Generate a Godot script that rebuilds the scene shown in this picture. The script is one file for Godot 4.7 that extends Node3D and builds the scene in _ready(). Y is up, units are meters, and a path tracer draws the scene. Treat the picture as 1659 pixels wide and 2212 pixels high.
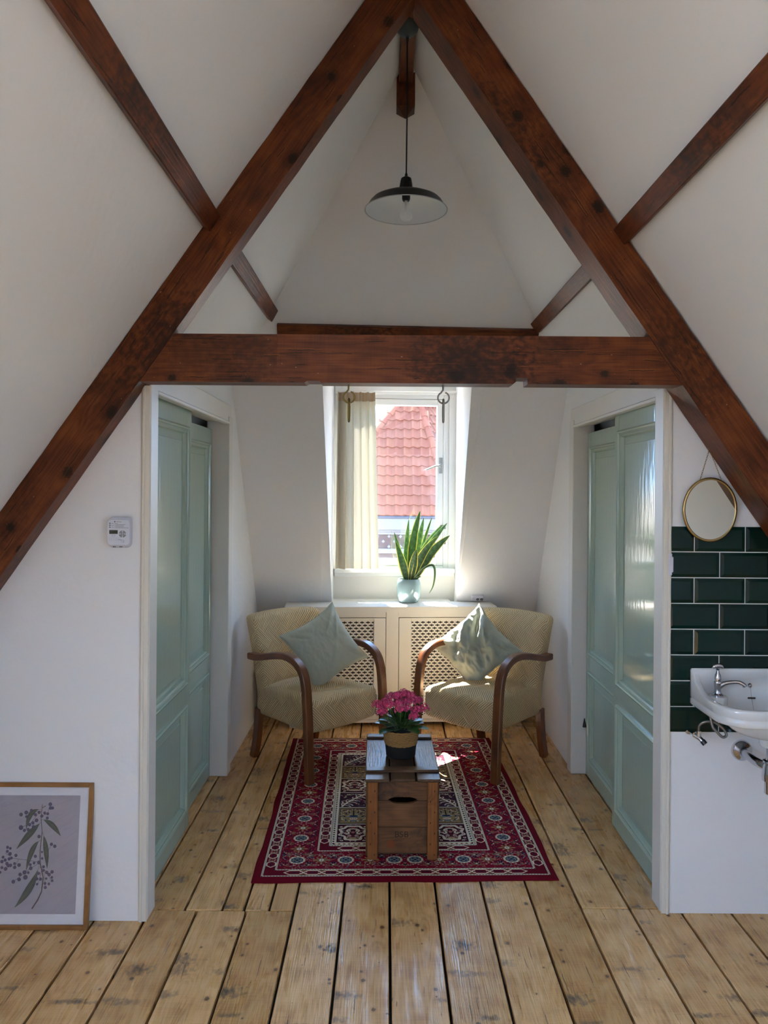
extends Node3D
# An attic sitting corner under a timber roof truss. Metres, y up; the camera stands at x = 0, z = 0 and looks along -z.

const XC := 0.09          # ridge line
const RIDGE := 3.65       # height of the ridge
const PITCH := 1.427      # rise over run of the two roof slopes
const EYE := 1.62

var G := Vector3(0, 0, 1)           # grain direction of the uv that tri() writes
var US := Vector2(1, 1)
var UO := Vector2.ZERO
var XF := Transform3D.IDENTITY
var BW := Transform3D.IDENTITY      # the frame of the window
var BK := Transform3D.IDENTITY      # the frame of the back end of the room, turned by four degrees
var M := {}
var taken := {}

# ------------------------------------------------------------------ the scene, in order
func _ready() -> void:
	BK = Transform3D(Basis(Vector3.UP, deg_to_rad(4.0)), Vector3(0.08, 0, -5.0))
	BW = Transform3D(BK.basis, Vector3(0.122, 0, -5.0))
	set_camera_and_light()
	make_materials()
	build_shell()
	build_floor()
	build_timber()
	build_doors()
	build_window()
	build_neighbour()
	build_radiator_cabinet()
	build_rug()
	build_chairs()
	build_crate()
	build_kalanchoe()
	build_snake_plant()
	build_pendant()
	build_hooks()
	build_tiles()
	build_mirror()
	build_sink()
	build_alarm()
	build_print()
	build_small()

func set_camera_and_light() -> void:
	var cam := Camera3D.new()
	cam.name = "camera"
	cam.projection = Camera3D.PROJECTION_FRUSTUM
	cam.near = 0.05
	cam.far = 200.0
	cam.size = 0.05 * 2212.0 / 1661.0
	cam.frustum_offset = Vector2(-5.5, -50.0) / 1661.0 * 0.05
	cam.position = Vector3(0, EYE, 0)
	cam.rotation.z = 0.0073
	add_child(cam)
	cam.current = true
	var env := Environment.new()
	env.tonemap_mode = Environment.TONE_MAPPER_LINEAR
	env.tonemap_exposure = 1.63
	env.background_mode = Environment.BG_SKY
	env.background_energy_multiplier = 10.0
	env.sdfgi_enabled = true
	env.ssao_enabled = true
	env.ssil_enabled = true
	var sm := ProceduralSkyMaterial.new()
	sm.sky_top_color = Color(0.54, 0.74, 1.0)
	sm.sky_horizon_color = Color(0.67, 0.825, 1.0)
	sm.sky_curve = 0.2
	sm.ground_bottom_color = Color(0.60, 0.585, 0.565)
	sm.ground_horizon_color = Color(0.76, 0.755, 0.75)
	sm.sun_angle_max = 4.0
	var sky := Sky.new()
	sky.sky_material = sm
	env.sky = sky
	var we := WorldEnvironment.new()
	we.name = "daylight"
	we.environment = env
	add_child(we)
	var sun := DirectionalLight3D.new()
	sun.name = "sun"
	sun.light_energy = 16.0
	sun.light_color = Color(1.0, 0.975, 0.94)
	sun.light_angular_distance = 0.6
	sun.shadow_enabled = true
	sun.look_at_from_position(Vector3.ZERO, Vector3(0.2, -1.0, 0.62))
	add_child(sun)

# ------------------------------------------------------------------ mesh helpers
func mk(group := -1) -> SurfaceTool:
	var s := SurfaceTool.new()
	s.begin(Mesh.PRIMITIVE_TRIANGLES)
	s.set_smooth_group(group)
	return s

func uvof(p: Vector3, n: Vector3) -> Vector2:
	var g := G
	if absf(n.dot(g)) > 0.8:
		g = Vector3(g.y, g.z, g.x)
	return Vector2(p.dot(n.cross(g)) * US.x + UO.x, p.dot(g) * US.y + UO.y)

# corners run counter-clockwise as seen from outside
func tri(s: SurfaceTool, a: Vector3, b: Vector3, c: Vector3) -> void:
	var n := (b - a).cross(c - a).normalized()
	s.set_uv(uvof(a, n)); s.add_vertex(XF * a)
	s.set_uv(uvof(c, n)); s.add_vertex(XF * c)
	s.set_uv(uvof(b, n)); s.add_vertex(XF * b)

func quad(s: SurfaceTool, a: Vector3, b: Vector3, c: Vector3, d: Vector3) -> void:
	tri(s, a, b, c)
	tri(s, a, c, d)

func tri_out(s: SurfaceTool, a: Vector3, b: Vector3, c: Vector3, m: Vector3) -> void:
	if (b - a).cross(c - a).dot((a + b + c) / 3.0 - m) < 0:
		tri(s, a, c, b)
	else:
		tri(s, a, b, c)

func quad_out(s: SurfaceTool, a: Vector3, b: Vector3, c: Vector3, d: Vector3, m: Vector3) -> void:
	tri_out(s, a, b, c, m)
	tri_out(s, a, c, d, m)

# a box with chamfered edges
func box(s: SurfaceTool, lo: Vector3, hi: Vector3, bev := 0.0) -> void:
	var m := (lo + hi) / 2.0
	var h := (hi - lo) / 2.0
	var e := minf(bev, minf(h.x, minf(h.y, h.z)) * 0.9)
	for ax in 3:
		var u := (ax + 1) % 3
		var v := (ax + 2) % 3
		for sg in [-1.0, 1.0]:
			var q := []
			for k in [[-1, -1], [1, -1], [1, 1], [-1, 1]]:
				var p := Vector3.ZERO
				p[ax] = sg * h[ax]
				p[u] = k[0] * (h[u] - e)
				p[v] = k[1] * (h[v] - e)
				q.append(m + p)
			quad_out(s, q[0], q[1], q[2], q[3], m)
		if e <= 0:
			continue
		for su in [-1.0, 1.0]:
			for sv in [-1.0, 1.0]:
				var q := []
				for k in [[-1, 0], [1, 0], [1, 1], [-1, 1]]:
					var p := Vector3.ZERO
					p[ax] = k[0] * (h[ax] - e)
					p[u] = su * (h[u] - (e if k[1] else 0.0))
					p[v] = sv * (h[v] - (0.0 if k[1] else e))
					q.append(m + p)
				quad_out(s, q[0], q[1], q[2], q[3], m)
	if e > 0:
		for sx in [-1.0, 1.0]:
			for sy in [-1.0, 1.0]:
				for sz in [-1.0, 1.0]:
					var c := Vector3(sx * h.x, sy * h.y, sz * h.z)
					tri_out(s, m + c - Vector3(0, sy * e, sz * e), m + c - Vector3(sx * e, 0, sz * e), m + c - Vector3(sx * e, sy * e, 0), m)

# a polygon of the xy plane between two depths
func prism(s: SurfaceTool, poly: PackedVector2Array, z0: float, z1: float) -> void:
	var p := poly.duplicate()
	if Geometry2D.is_polygon_clockwise(p):
		p.reverse()
	var t := Geometry2D.triangulate_polygon(p)
	for i in range(0, t.size(), 3):
		var a := p[t[i]]
		var b := p[t[i + 1]]
		var c := p[t[i + 2]]
		if (b - a).cross(c - a) < 0:
			var d := b
			b = c
			c = d
		tri(s, Vector3(a.x, a.y, z1), Vector3(b.x, b.y, z1), Vector3(c.x, c.y, z1))
		tri(s, Vector3(a.x, a.y, z0), Vector3(c.x, c.y, z0), Vector3(b.x, b.y, z0))
	for i in p.size():
		var a := p[i]
		var b := p[(i + 1) % p.size()]
		quad(s, Vector3(a.x, a.y, z0), Vector3(b.x, b.y, z0), Vector3(b.x, b.y, z1), Vector3(a.x, a.y, z1))

# a profile of (radius, height) turned round y; sharp bends of the profile stay sharp
func lathe(s: SurfaceTool, prof: Array, seg := 32, at := Vector3.ZERO, uv := Vector2(1, 1)) -> void:
	var grp := 1
	for i in prof.size() - 1:
		var a: Vector2 = prof[i]
		var b: Vector2 = prof[i + 1]
		if i > 0 and absf((a - prof[i - 1]).angle_to(b - a)) > 0.6:
			grp += 1
		s.set_smooth_group(grp)
		for k in seg:
			var t0 := TAU * k / seg
			var t1 := TAU * (k + 1) / seg
			var p := [at + Vector3(a.x * cos(t0), a.y, a.x * sin(t0)), at + Vector3(a.x * cos(t1), a.y, a.x * sin(t1)), at + Vector3(b.x * cos(t1), b.y, b.x * sin(t1)), at + Vector3(b.x * cos(t0), b.y, b.x * sin(t0))]
			var w := [Vector2(float(k) / seg, a.y), Vector2(float(k + 1) / seg, a.y), Vector2(float(k + 1) / seg, b.y), Vector2(float(k) / seg, b.y)]
			for o in ([0, 1, 2] if b.x > 1e-6 else [0, 1, 2]) + ([0, 2, 3] if b.x > 1e-6 and a.x > 1e-6 else []):
				s.set_uv(w[o] * uv)
				s.add_vertex(XF * p[o])
	s.set_smooth_group(-1)

func path_frames(pts: Array) -> Array:
	var out := []
	var up := Vector3.ZERO
	for i in pts.size():
		var t: Vector3 = (pts[mini(i + 1, pts.size() - 1)] - pts[maxi(i - 1, 0)]).normalized()
		if i == 0:
			up = t.cross(Vector3.RIGHT if absf(t.x) < 0.8 else Vector3.UP).normalized()
		else:
			up = (up - t * up.dot(t)).normalized()
		out.append([t, up, t.cross(up)])
	return out

# a round tube along points; rad is one radius or one for each point
func tube(s: SurfaceTool, pts: Array, rad, seg := 8, closed := false) -> void:
	s.set_smooth_group(1)
	var fr := path_frames(pts)
	var ring := []
	for i in pts.size():
		var r: float = rad[i] if rad is Array else rad
		var q := []
		for k in seg:
			var a := TAU * k / seg
			q.append(pts[i] + (fr[i][1] * cos(a) + fr[i][2] * sin(a)) * r)
		ring.append(q)
	for i in pts.size() - 1:
		for k in seg:
			quad(s, ring[i][k], ring[i][(k + 1) % seg], ring[i + 1][(k + 1) % seg], ring[i + 1][k])
	if not closed:
		s.set_smooth_group(2)
		for k in range(1, seg - 1):
			tri(s, ring[0][0], ring[0][k + 1], ring[0][k])
			tri(s, ring[-1][0], ring[-1][k], ring[-1][k + 1])
	s.set_smooth_group(-1)

# a closed profile carried along points, its y axis kept near UP
func sweep(s: SurfaceTool, pts: Array, prof: Array, side: Vector3) -> void:
	var ring := []
	var along := 0.0
	var lens := []
	for i in pts.size():
		if i:
			along += (pts[i] - pts[i - 1]).length()
		lens.append(along)
		var t: Vector3 = (pts[mini(i + 1, pts.size() - 1)] - pts[maxi(i - 1, 0)]).normalized()
		var sd := (side - t * side.dot(t)).normalized()
		var up := sd.cross(t)
		var q := []
		for p in prof:
			q.append(pts[i] + sd * p.x + up * p.y)
		ring.append(q)
	var n := prof.size()
	for k in n:
		s.set_smooth_group(k + 1)
		var k2 := (k + 1) % n
		var u0: float = k * 0.03
		for i in pts.size() - 1:
			var c := [ring[i][k], ring[i + 1][k], ring[i + 1][k2], ring[i][k2]]
			var w := [Vector2(u0, lens[i]), Vector2(u0, lens[i + 1]), Vector2(u0 + 0.03, lens[i + 1]), Vector2(u0 + 0.03, lens[i])]
			for o in [0, 1, 2, 0, 2, 3]:
				s.set_uv(Vector2(w[o].x * US.x + UO.x, w[o].y * US.y + UO.y))
				s.add_vertex(XF * c[o])
	s.set_smooth_group(-1)
	for k in range(1, n - 1):
		tri(s, ring[0][0], ring[0][k + 1], ring[0][k])
		tri(s, ring[-1][0], ring[-1][k], ring[-1][k + 1])

# a box with round edges, cut fine enough to be bent by «bend»
func round_box(s: SurfaceTool, half: Vector3, r: float, cut: Vector3i, bend: Callable) -> void:
	s.set_smooth_group(1)
	var lines := []
	for ax in 3:
		var l := []
		for k in 5:
			l.append(-half[ax] + r * (1.0 - cos(k / 4.0 * PI / 2)) * 1.0)
		for k in range(1, cut[ax]):
			l.append(lerpf(-half[ax] + r, half[ax] - r, float(k) / cut[ax]))
		for k in range(4, -1, -1):
			l.append(half[ax] - r * (1.0 - cos(k / 4.0 * PI / 2)))
		lines.append(l)
	var place := func(p: Vector3) -> Vector3:
		var inner := p.clamp(-(half - Vector3.ONE * r), half - Vector3.ONE * r)
		var d := p - inner
		if d.length() > 1e-9:
			p = inner + d.normalized() * r
		return bend.call(p)
	for ax in 3:
		var u := (ax + 1) % 3
		var v := (ax + 2) % 3
		for sg in [-1.0, 1.0]:
			for i in lines[u].size() - 1:
				for j in lines[v].size() - 1:
					var q := []
					for k in [[0, 0], [1, 0], [1, 1], [0, 1]]:
						var p := Vector3.ZERO
						p[ax] = sg * half[ax]
						p[u] = lines[u][i + k[0]]
						p[v] = lines[v][j + k[1]]
						q.append(place.call(p))
					if sg > 0:
						quad(s, q[0], q[1], q[2], q[3])
					else:
						quad(s, q[0], q[3], q[2], q[1])
	s.set_smooth_group(-1)

# a moulding round a rectangle of the xy plane: prof holds (distance inward, z)
func moulding(s: SurfaceTool, r: Rect2, prof: Array) -> void:
	for i in prof.size() - 1:
		var a: Vector2 = prof[i]
		var b: Vector2 = prof[i + 1]
		var ra := r.grow(-a.x)
		var rb := r.grow(-b.x)
		var pa := [ra.position, Vector2(ra.end.x, ra.position.y), ra.end, Vector2(ra.position.x, ra.end.y)]
		var pb := [rb.position, Vector2(rb.end.x, rb.position.y), rb.end, Vector2(rb.position.x, rb.end.y)]
		for k in 4:
			var l := (k + 1) % 4
			quad(s, Vector3(pa[k].x, pa[k].y, a.y), Vector3(pa[l].x, pa[l].y, a.y), Vector3(pb[l].x, pb[l].y, b.y), Vector3(pb[k].x, pb[k].y, b.y))

func smooth_path(pts: Array, n := 8) -> Array:
	var c := Curve3D.new()
	for i in pts.size():
		var t: Vector3 = (pts[mini(i + 1, pts.size() - 1)] - pts[maxi(i - 1, 0)]) / 6.0
		c.add_point(pts[i], -t, t)
	var out := []
	for i in pts.size() - 1:
		for k in n:
			out.append(c.sample(i, float(k) / n))
	out.append(pts[-1])
	return out

# ------------------------------------------------------------------ node helpers
func numbered(called: String) -> String:
	var n: int = taken.get(called, 0)
	taken[called] = n + 1
	return called if n == 0 else "%s_%03d" % [called, n]

func obj(called: String, s: SurfaceTool, m: Material, parent: Node = self) -> MeshInstance3D:
	s.generate_normals()
	return put_mesh(called, s.commit(), m, parent)

func put_mesh(called: String, mesh: Mesh, m: Material, parent: Node = self) -> MeshInstance3D:
	var o := MeshInstance3D.new()
	o.name = numbered(called) if parent == self else called
	o.mesh = mesh
	o.material_override = m
	parent.add_child(o, true)
	return o

func tag(o: Node, label: String, category: String, group := "") -> Node:
	o.set_meta("label", label)
	o.set_meta("category", category)
	if group:
		o.set_meta("group", group)
	return o

func thing(called: String, label: String, category: String, at := Vector3.ZERO, turn := 0.0, group := "") -> Node3D:
	var o := Node3D.new()
	o.name = numbered(called)
	add_child(o)
	o.position = at
	o.rotation.y = turn
	tag(o, label, category, group)
	return o

func structure(called: String, s: SurfaceTool, m: Material) -> MeshInstance3D:
	var o := obj(called, s, m)
	o.set_meta("kind", "structure")
	return o

func structure_node(called: String, at := Vector3.ZERO, turn := 0.0) -> Node3D:
	var o := Node3D.new()
	o.name = called
	add_child(o)
	o.position = at
	o.rotation.y = turn
	o.set_meta("kind", "structure")
	return o

# the point that a pixel of the photograph shows at a given depth
func at_px(x: float, y: float, depth: float) -> Vector3:
	var dx := x - 835.0
	var dy := y - 1056.0
	return Vector3((dx + 0.0073 * dy) * depth / 1661.0, EYE - (dy - 0.0073 * dx) * depth / 1661.0, -depth)

# ------------------------------------------------------------------ materials
func mat(c: Color, rough := 0.8, metal := 0.0) -> StandardMaterial3D:
	var m := StandardMaterial3D.new()
	m.albedo_color = c
	m.roughness = rough
	m.metallic = metal
	return m

func tex_mat(im: Image, rough := 0.8) -> StandardMaterial3D:
	var m := mat(Color.WHITE, rough)
	m.albedo_texture = ImageTexture.create_from_image(im)
	return m

func triplanar(m: StandardMaterial3D, scale: float, world := false) -> StandardMaterial3D:
	m.uv1_triplanar = true
	m.uv1_world_triplanar = world
	m.uv1_scale = Vector3.ONE * scale
	m.uv1_triplanar_sharpness = 4.0
	return m

func noise(seed_: int, freq: float, oct := 3) -> FastNoiseLite:
	var n := FastNoiseLite.new()
	n.seed = seed_
	n.frequency = freq
	n.fractal_octaves = oct
	n.noise_type = FastNoiseLite.TYPE_SIMPLEX_SMOOTH
	return n

# grey noise stretched by sx, sy
func grain(w: int, h: int, sx: int, sy: int, seed_: int, freq: float, oct := 3) -> PackedByteArray:
	var im := noise(seed_, freq, oct).get_seamless_image(w / sx, h / sy)
	im.convert(Image.FORMAT_L8)
	im.resize(w, h, Image.INTERPOLATE_CUBIC)
	return im.get_data()

func relief(seed_: int, freq: float, strength: float, size := 512) -> Texture2D:
	var im := noise(seed_, freq, 4).get_seamless_image(size, size)
	im.convert(Image.FORMAT_RGBA8)
	im.bump_map_to_normal_map(strength)
	return ImageTexture.create_from_image(im)

# wood: the grain runs along the picture's height; knots are [x, y, radius] in shares of the width, stains [x, y, rx, ry, strength]
func wood(w: int, h: int, seed_: int, dark: Color, mid: Color, light: Color, rings: float, knots: Array, stains: Array, stain_color: Color, scratch := 0.0) -> Image:
	var broad := grain(w, h, 2, 16, seed_, 0.012, 2)
	var fine := grain(w, h, 1, 32, seed_ + 1, 0.12, 3)
	var patch := grain(w, h, 4, 4, seed_ + 2, 0.02, 3)
	var saw := grain(w, h, 32, 1, seed_ + 3, 0.15, 3)
	var lut := []
	for i in 256:
		var t := i / 255.0
		lut.append(dark.lerp(mid, t * 2.0) if t < 0.5 else mid.lerp(light, t * 2.0 - 1.0))
	var out := PackedByteArray()
	out.resize(w * h * 3)
	var sine := PackedFloat32Array()
	for i in 1024:
		sine.append(sin(TAU * i / 1024.0))
	var warp := 6.0 * 1024.0 / 255.0
	var step := rings * 1024.0 / w
	var at := 0
	for y in h:
		for x in w:
			var b := broad[at]
			var v := 128.0 + sine[int(x * step + b * warp) & 1023] * 20.0 + (fine[at] - 128) * 0.32 + (patch[at] - 128) * 0.42 + (saw[at] - 128) * scratch
			var c: Color = lut[clampi(int(v), 0, 255)]
			var o := at * 3
			out[o] = c.r8
			out[o + 1] = c.g8
			out[o + 2] = c.b8
			at += 1
	var im := Image.create_from_data(w, h, false, Image.FORMAT_RGB8, out)
	var wob := noise(seed_ + 9, 0.05, 3)
	for st in stains:
		var cx: float = st[0] * w
		var cy: float = st[1] * w
		var rx: float = st[2] * w
		var ry: float = st[3] * w
		for y in range(maxi(0, int(cy - ry)), mini(h, int(cy + ry))):
			for x in range(maxi(0, int(cx - rx)), mini(w, int(cx + rx))):
				var d := Vector2((x - cx) / rx, (y - cy) / ry).length() + wob.get_noise_2d(x * 0.7, y * 0.5) * 0.75
				var a = clampf(1.0 - d, 0, 1) * st[4] * (0.85 + 0.15 * fine[y * w + x] / 128.0)
				if a > 0:
					im.set_pixel(x, y, im.get_pixel(x, y).lerp(stain_color, clampf(a, 0, 0.92)))
	for kn in knots:
		var cx: float = kn[0] * w
		var cy: float = kn[1] * w
		var r: float = kn[2] * w
		for y in range(maxi(0, int(cy - r * 3.2)), mini(h, int(cy + r * 3.2))):
			for x in range(maxi(0, int(cx - r * 2.0)), mini(w, int(cx + r * 2.0))):
				var d := Vector2((x - cx) / r, (y - cy) / (r * 1.25)).length() + wob.get_noise_2d(x * 2.0, y * 2.0) * 0.35
				if d < 1.0:
					im.set_pixel(x, y, im.get_pixel(x, y).lerp(dark.darkened(0.45), 0.85 if d < 0.7 else 0.6))
				elif d < 2.2:
					var ring := 0.5 + 0.5 * sin(d * 14.0)
					im.set_pixel(x, y, im.get_pixel(x, y).lerp(dark, (2.2 - d) / 1.2 * (0.15 + 0.35 * ring)))
	return im

# cracks, splinters and nicks of old timber, drawn along the grain
func weather(im: Image, seed_: int, cracks: int, nicks: int) -> void:
	var rng := RandomNumberGenerator.new()
	rng.seed = seed_
	var w := im.get_width()
	var h := im.get_height()
	for k in cracks:
		var x := rng.randf_range(0, w)
		var y := rng.randf_range(0, h)
		var n := rng.randi_range(30, 190)
		var wide := rng.randf_range(0.3, 1.1)
		var splinter := rng.randf() < 0.3
		for i in n:
			x += rng.randf_range(-0.35, 0.35)
			var r := int(round(wide * sin(PI * i / n)))
			for d in range(-r, r + 1):
				var px := posmod(int(x) + d, w)
				var py := posmod(int(y) + i, h)
				im.set_pixel(px, py, im.get_pixel(px, py).darkened(0.5))
			if splinter:
				for d in range(1, 3 + r * 2):
					var px := posmod(int(x) + r + d, w)
					var py := posmod(int(y) + i, h)
					im.set_pixel(px, py, im.get_pixel(px, py).lerp(Color(0.68, 0.40, 0.18), 0.5 / d))
	for k in nicks:
		var x := rng.randi_range(2, w - 8)
		var y := rng.randi_range(2, h - 8)
		im.fill_rect(Rect2i(x, y, rng.randi_range(1, 3), rng.randi_range(1, 6)), Color(0.62, 0.52, 0.45) if rng.randf() < 0.5 else Color(0.06, 0.04, 0.03))

func make_materials() -> void:
	var rng := RandomNumberGenerator.new()
	rng.seed = 7
	# pine floorboards, six of a kind
	M.floor = []
	for k in 6:
		var knots := []
		var stains := []
		for i in 12:
			knots.append([rng.randf_range(0.12, 0.88), rng.randf_range(0.2, 7.8), rng.randf_range(0.014, 0.042)])
		for i in 7:
			var side: float = 0.04 if rng.randf() < 0.5 else 0.96
			if rng.randf() < 0.35:
				side = rng.randf_range(0.2, 0.8)
			stains.append([side, rng.randf_range(0.1, 7.9), rng.randf_range(0.18, 0.5), rng.randf_range(0.05, 0.22), rng.randf_range(0.3, 0.8)])
		var tone: float = [0.0, 0.05, -0.05, 0.03, -0.03, 0.01][k]
		var im := wood(256, 2048, 40 + k * 11, Color(0.62 + tone, 0.43 + tone, 0.24 + tone), Color(0.84 + tone, 0.665 + tone, 0.435 + tone), Color(0.92 + tone, 0.785 + tone, 0.575 + tone), 3.0, knots, stains, Color(0.27, 0.23, 0.20), 0.2)
		weather(im, 200 + k, 14, 24)
		var m := tex_mat(im, 1.0)
		m.metallic_specular = 0.5
		# worn varnish: glossy and dull patches
		var worn := grain(256, 1024, 2, 8, 500 + k, 0.03, 4)
		var gloss := PackedByteArray()
		gloss.resize(worn.size())
		for i in worn.size():
			gloss[i] = clampi(int(82 + (worn[i] - 128) * 0.42), 46, 135)
		m.roughness_texture = ImageTexture.create_from_image(Image.create_from_data(256, 1024, false, Image.FORMAT_L8, gloss))
		m.heightmap_enabled = true
		m.heightmap_scale = 0.05
		var g := Image.create_from_data(256, 2048, false, Image.FORMAT_L8, grain(256, 2048, 1, 32, 41 + k * 11, 0.12, 3))
		m.heightmap_texture = ImageTexture.create_from_image(g)
		M.floor.append(m)
	M.patch = tex_mat(wood(256, 512, 901, Color(0.62, 0.42, 0.22), Color(0.80, 0.62, 0.38), Color(0.88, 0.73, 0.5), 9.0, [[0.45, 1.2, 0.06]], [], Color.BLACK), 0.5)
	# stained pine of the truss
	var bk := []
	for i in 16:
		bk.append([rng.randf_range(0.1, 0.9), rng.randf_range(0.2, 3.8), rng.randf_range(0.02, 0.045)])
	var bs := []
	for i in 12:
		bs.append([rng.randf_range(0.0, 1.0), rng.randf_range(0.1, 3.9), rng.randf_range(0.15, 0.4), rng.randf_range(0.15, 0.5), rng.randf_range(0.2, 0.6)])
	var beam := wood(512, 2048, 77, Color(0.20, 0.095, 0.05), Color(0.41, 0.205, 0.10), Color(0.55, 0.315, 0.155), 6.0, bk, bs, Color(0.13, 0.065, 0.045), 0.1)
	weather(beam, 55, 120, 110)
	M.beam = tex_mat(beam, 0.4)
	M.beam.metallic_specular = 0.35
	M.beam.heightmap_enabled = true
	M.beam.heightmap_scale = 0.04
	M.beam.heightmap_texture = ImageTexture.create_from_image(Image.create_from_data(512, 1024, false, Image.FORMAT_L8, grain(512, 1024, 1, 32, 78, 0.1, 3)))
	# white and cream paint
	M.plaster = mat(Color(0.94, 0.938, 0.935), 0.92)
	M.plaster.normal_enabled = true
	M.plaster.normal_texture = relief(5, 0.02, 3.0)
	M.plaster.normal_scale = 0.25
	triplanar(M.plaster, 1.1, true)
	M.trim = mat(Color(0.90, 0.885, 0.855), 0.42)
	M.cream = mat(Color(0.89, 0.865, 0.81), 0.45)
	M.window_white = mat(Color(0.92, 0.92, 0.90), 0.4)
	# glossy sage paint with brush marks
	M.sage = mat(Color(0.655, 0.73, 0.665), 0.11)
	M.sage.normal_enabled = true
	var br := Image.create_from_data(512, 512, false, Image.FORMAT_L8, grain(512, 512, 1, 8, 300, 0.03, 4))
	br.convert(Image.FORMAT_RGBA8)
	br.bump_map_to_normal_map(2.0)
	M.sage.normal_texture = ImageTexture.create_from_image(br)
	M.sage.normal_scale = 0.16
	triplanar(M.sage, 2.0)
	M.glass = mat(Color(1, 1, 1, 0.03), 0.02)
	M.glass.transparency = BaseMaterial3D.TRANSPARENCY_ALPHA
	M.chrome = mat(Color(0.80, 0.80, 0.82), 0.12, 1.0)
	M.brass = mat(Color(0.50, 0.43, 0.24), 0.28, 1.0)
	M.gold = mat(Color(0.72, 0.62, 0.42), 0.25, 1.0)
	M.steel = mat(Color(0.55, 0.54, 0.52), 0.35, 1.0)
	M.black = mat(Color(0.04, 0.04, 0.04), 0.45)
	M.void = mat(Color(0.05, 0.042, 0.036), 0.95)
	M.white_plastic = mat(Color(0.86, 0.86, 0.90), 0.45)
	M.porcelain = mat(Color(0.90, 0.90, 0.89), 0.08)
	M.porcelain.clearcoat_enabled = true
	M.porcelain.clearcoat = 0.6
	M.porcelain.clearcoat_roughness = 0.03

# ------------------------------------------------------------------ the room
# one roof slope as a slab round an opening; side is -1 for the left, 1 for the right
func roof_slope(called: String, side: float) -> void:
	var a := atan(PITCH)
	var d := Vector3(side * cos(a), -sin(a), 0)
	var n := Vector3(side * sin(a), cos(a), 0)
	XF = Transform3D(Basis(d, n, Vector3(0, 0, side)), Vector3(XC, RIDGE, 0))
	var z1 := 2.7
	var h0 := -0.6      # the side dormer beside the camera
	var h1 := 0.8
	var top := 2.2
	var sill := 0.95
	var s0 := (RIDGE - top) / sin(a)
	var s1 := (RIDGE - sill) / sin(a)
	var s := mk()
	# a small added roof window behind the camera, left slope only, for bounced sunlight
	var k0 := 0.8
	var k1 := 1.72 if side < 0 else 0.8
	var g0 := 0.1
	var g1 := 0.9
	# the slab ends at the hip, where it meets the leaning back wall
	XF = Transform3D(Basis(d, Vector3(0, 0, side), -n), Vector3(XC, RIDGE, 0))
	var hip := func(q: float) -> float: return -5.05 + slope_z(RIDGE - q * sin(a)) - 0.08 * side
	for r in [[-0.12, k0, -99.0, z1], [k1, s0, -99.0, z1], [k0, k1, -99.0, g0], [k0, k1, g1, z1], [s1, 4.62, -99.0, z1], [s0, s1, -99.0, h0], [s0, s1, h1, z1]]:
		var za: float = hip.call(r[0]) if r[2] < -90 else r[2]
		var zb: float = hip.call(r[1]) if r[2] < -90 else r[2]
		if r[1] - r[0] < 0.01:
			continue
		prism(s, PackedVector2Array([Vector2(r[0], za * side), Vector2(r[1], zb * side), Vector2(r[1], r[3] * side), Vector2(r[0], r[3] * side)]), -0.14, 0.0)
	structure(called, s, M.plaster)
	if side < 0:
		s = mk()
		XF = Transform3D(Basis(d, n, Vector3(0, 0, side)), Vector3(XC, RIDGE, 0))
		for f in [[k0, k0 + 0.04, g0, g1], [k1 - 0.04, k1, g0, g1], [k0 + 0.04, k1 - 0.04, g0, g0 + 0.04], [k0 + 0.04, k1 - 0.04, g1 - 0.04, g1]]:
			box(s, Vector3(f[0], -0.01, -f[3]), Vector3(f[1], 0.16, -f[2]), 0.004)
		structure("added_window_4", s, M.window_white)  # frame of the unseen roof window added for its sunlight
	# the side dormer: cheeks, ceiling and a window that looks sideways
	XF = Transform3D.IDENTITY
	var xi := func(y: float) -> float: return XC + side * (RIDGE - y) / PITCH
	var xo: float = xi.call(sill) + side * 0.06
	for z in [h0 - 0.1, h1]:
		s = mk()
		prism(s, PackedVector2Array([Vector2(xi.call(sill) + side * 0.01, sill - 0.02), Vector2(xi.call(top) + side * 0.01, top), Vector2(xo, top), Vector2(xo, sill - 0.02)]), z, z + 0.1)
		structure("wall_side_dormer", s, M.plaster)
	s = mk()
	var xa: float = xi.call(top) + side * 0.01
	box(s, Vector3(minf(xa, xo + side * 0.08), top, h0 - 0.1), Vector3(maxf(xa, xo + side * 0.08), top + 0.1, h1 + 0.1))
	structure("ceiling", s, M.plaster)
	s = mk()
	var fa := minf(xo, xo + side * 0.05)
	var fb := maxf(xo, xo + side * 0.05)
	for f in [[sill - 0.03, sill + 0.06, h0, h1], [top - 0.06, top, h0, h1], [sill + 0.06, top - 0.06, h0, h0 + 0.06], [sill + 0.06, top - 0.06, h1 - 0.06, h1], [sill + 0.06, top - 0.06, (h0 + h1) / 2 - 0.035, (h0 + h1) / 2 + 0.035]]:
		box(s, Vector3(fa, f[0], f[2]), Vector3(fb, f[1], f[3]), 0.004)
	structure("window_2" if side < 0 else "window_3", s, M.window_white)
	XF = Transform3D.IDENTITY

func slope_z(y: float) -> float:        # the leaning back wall, in the frame BK
	return 0.44 + 0.645 * (y - 2.2)

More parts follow.
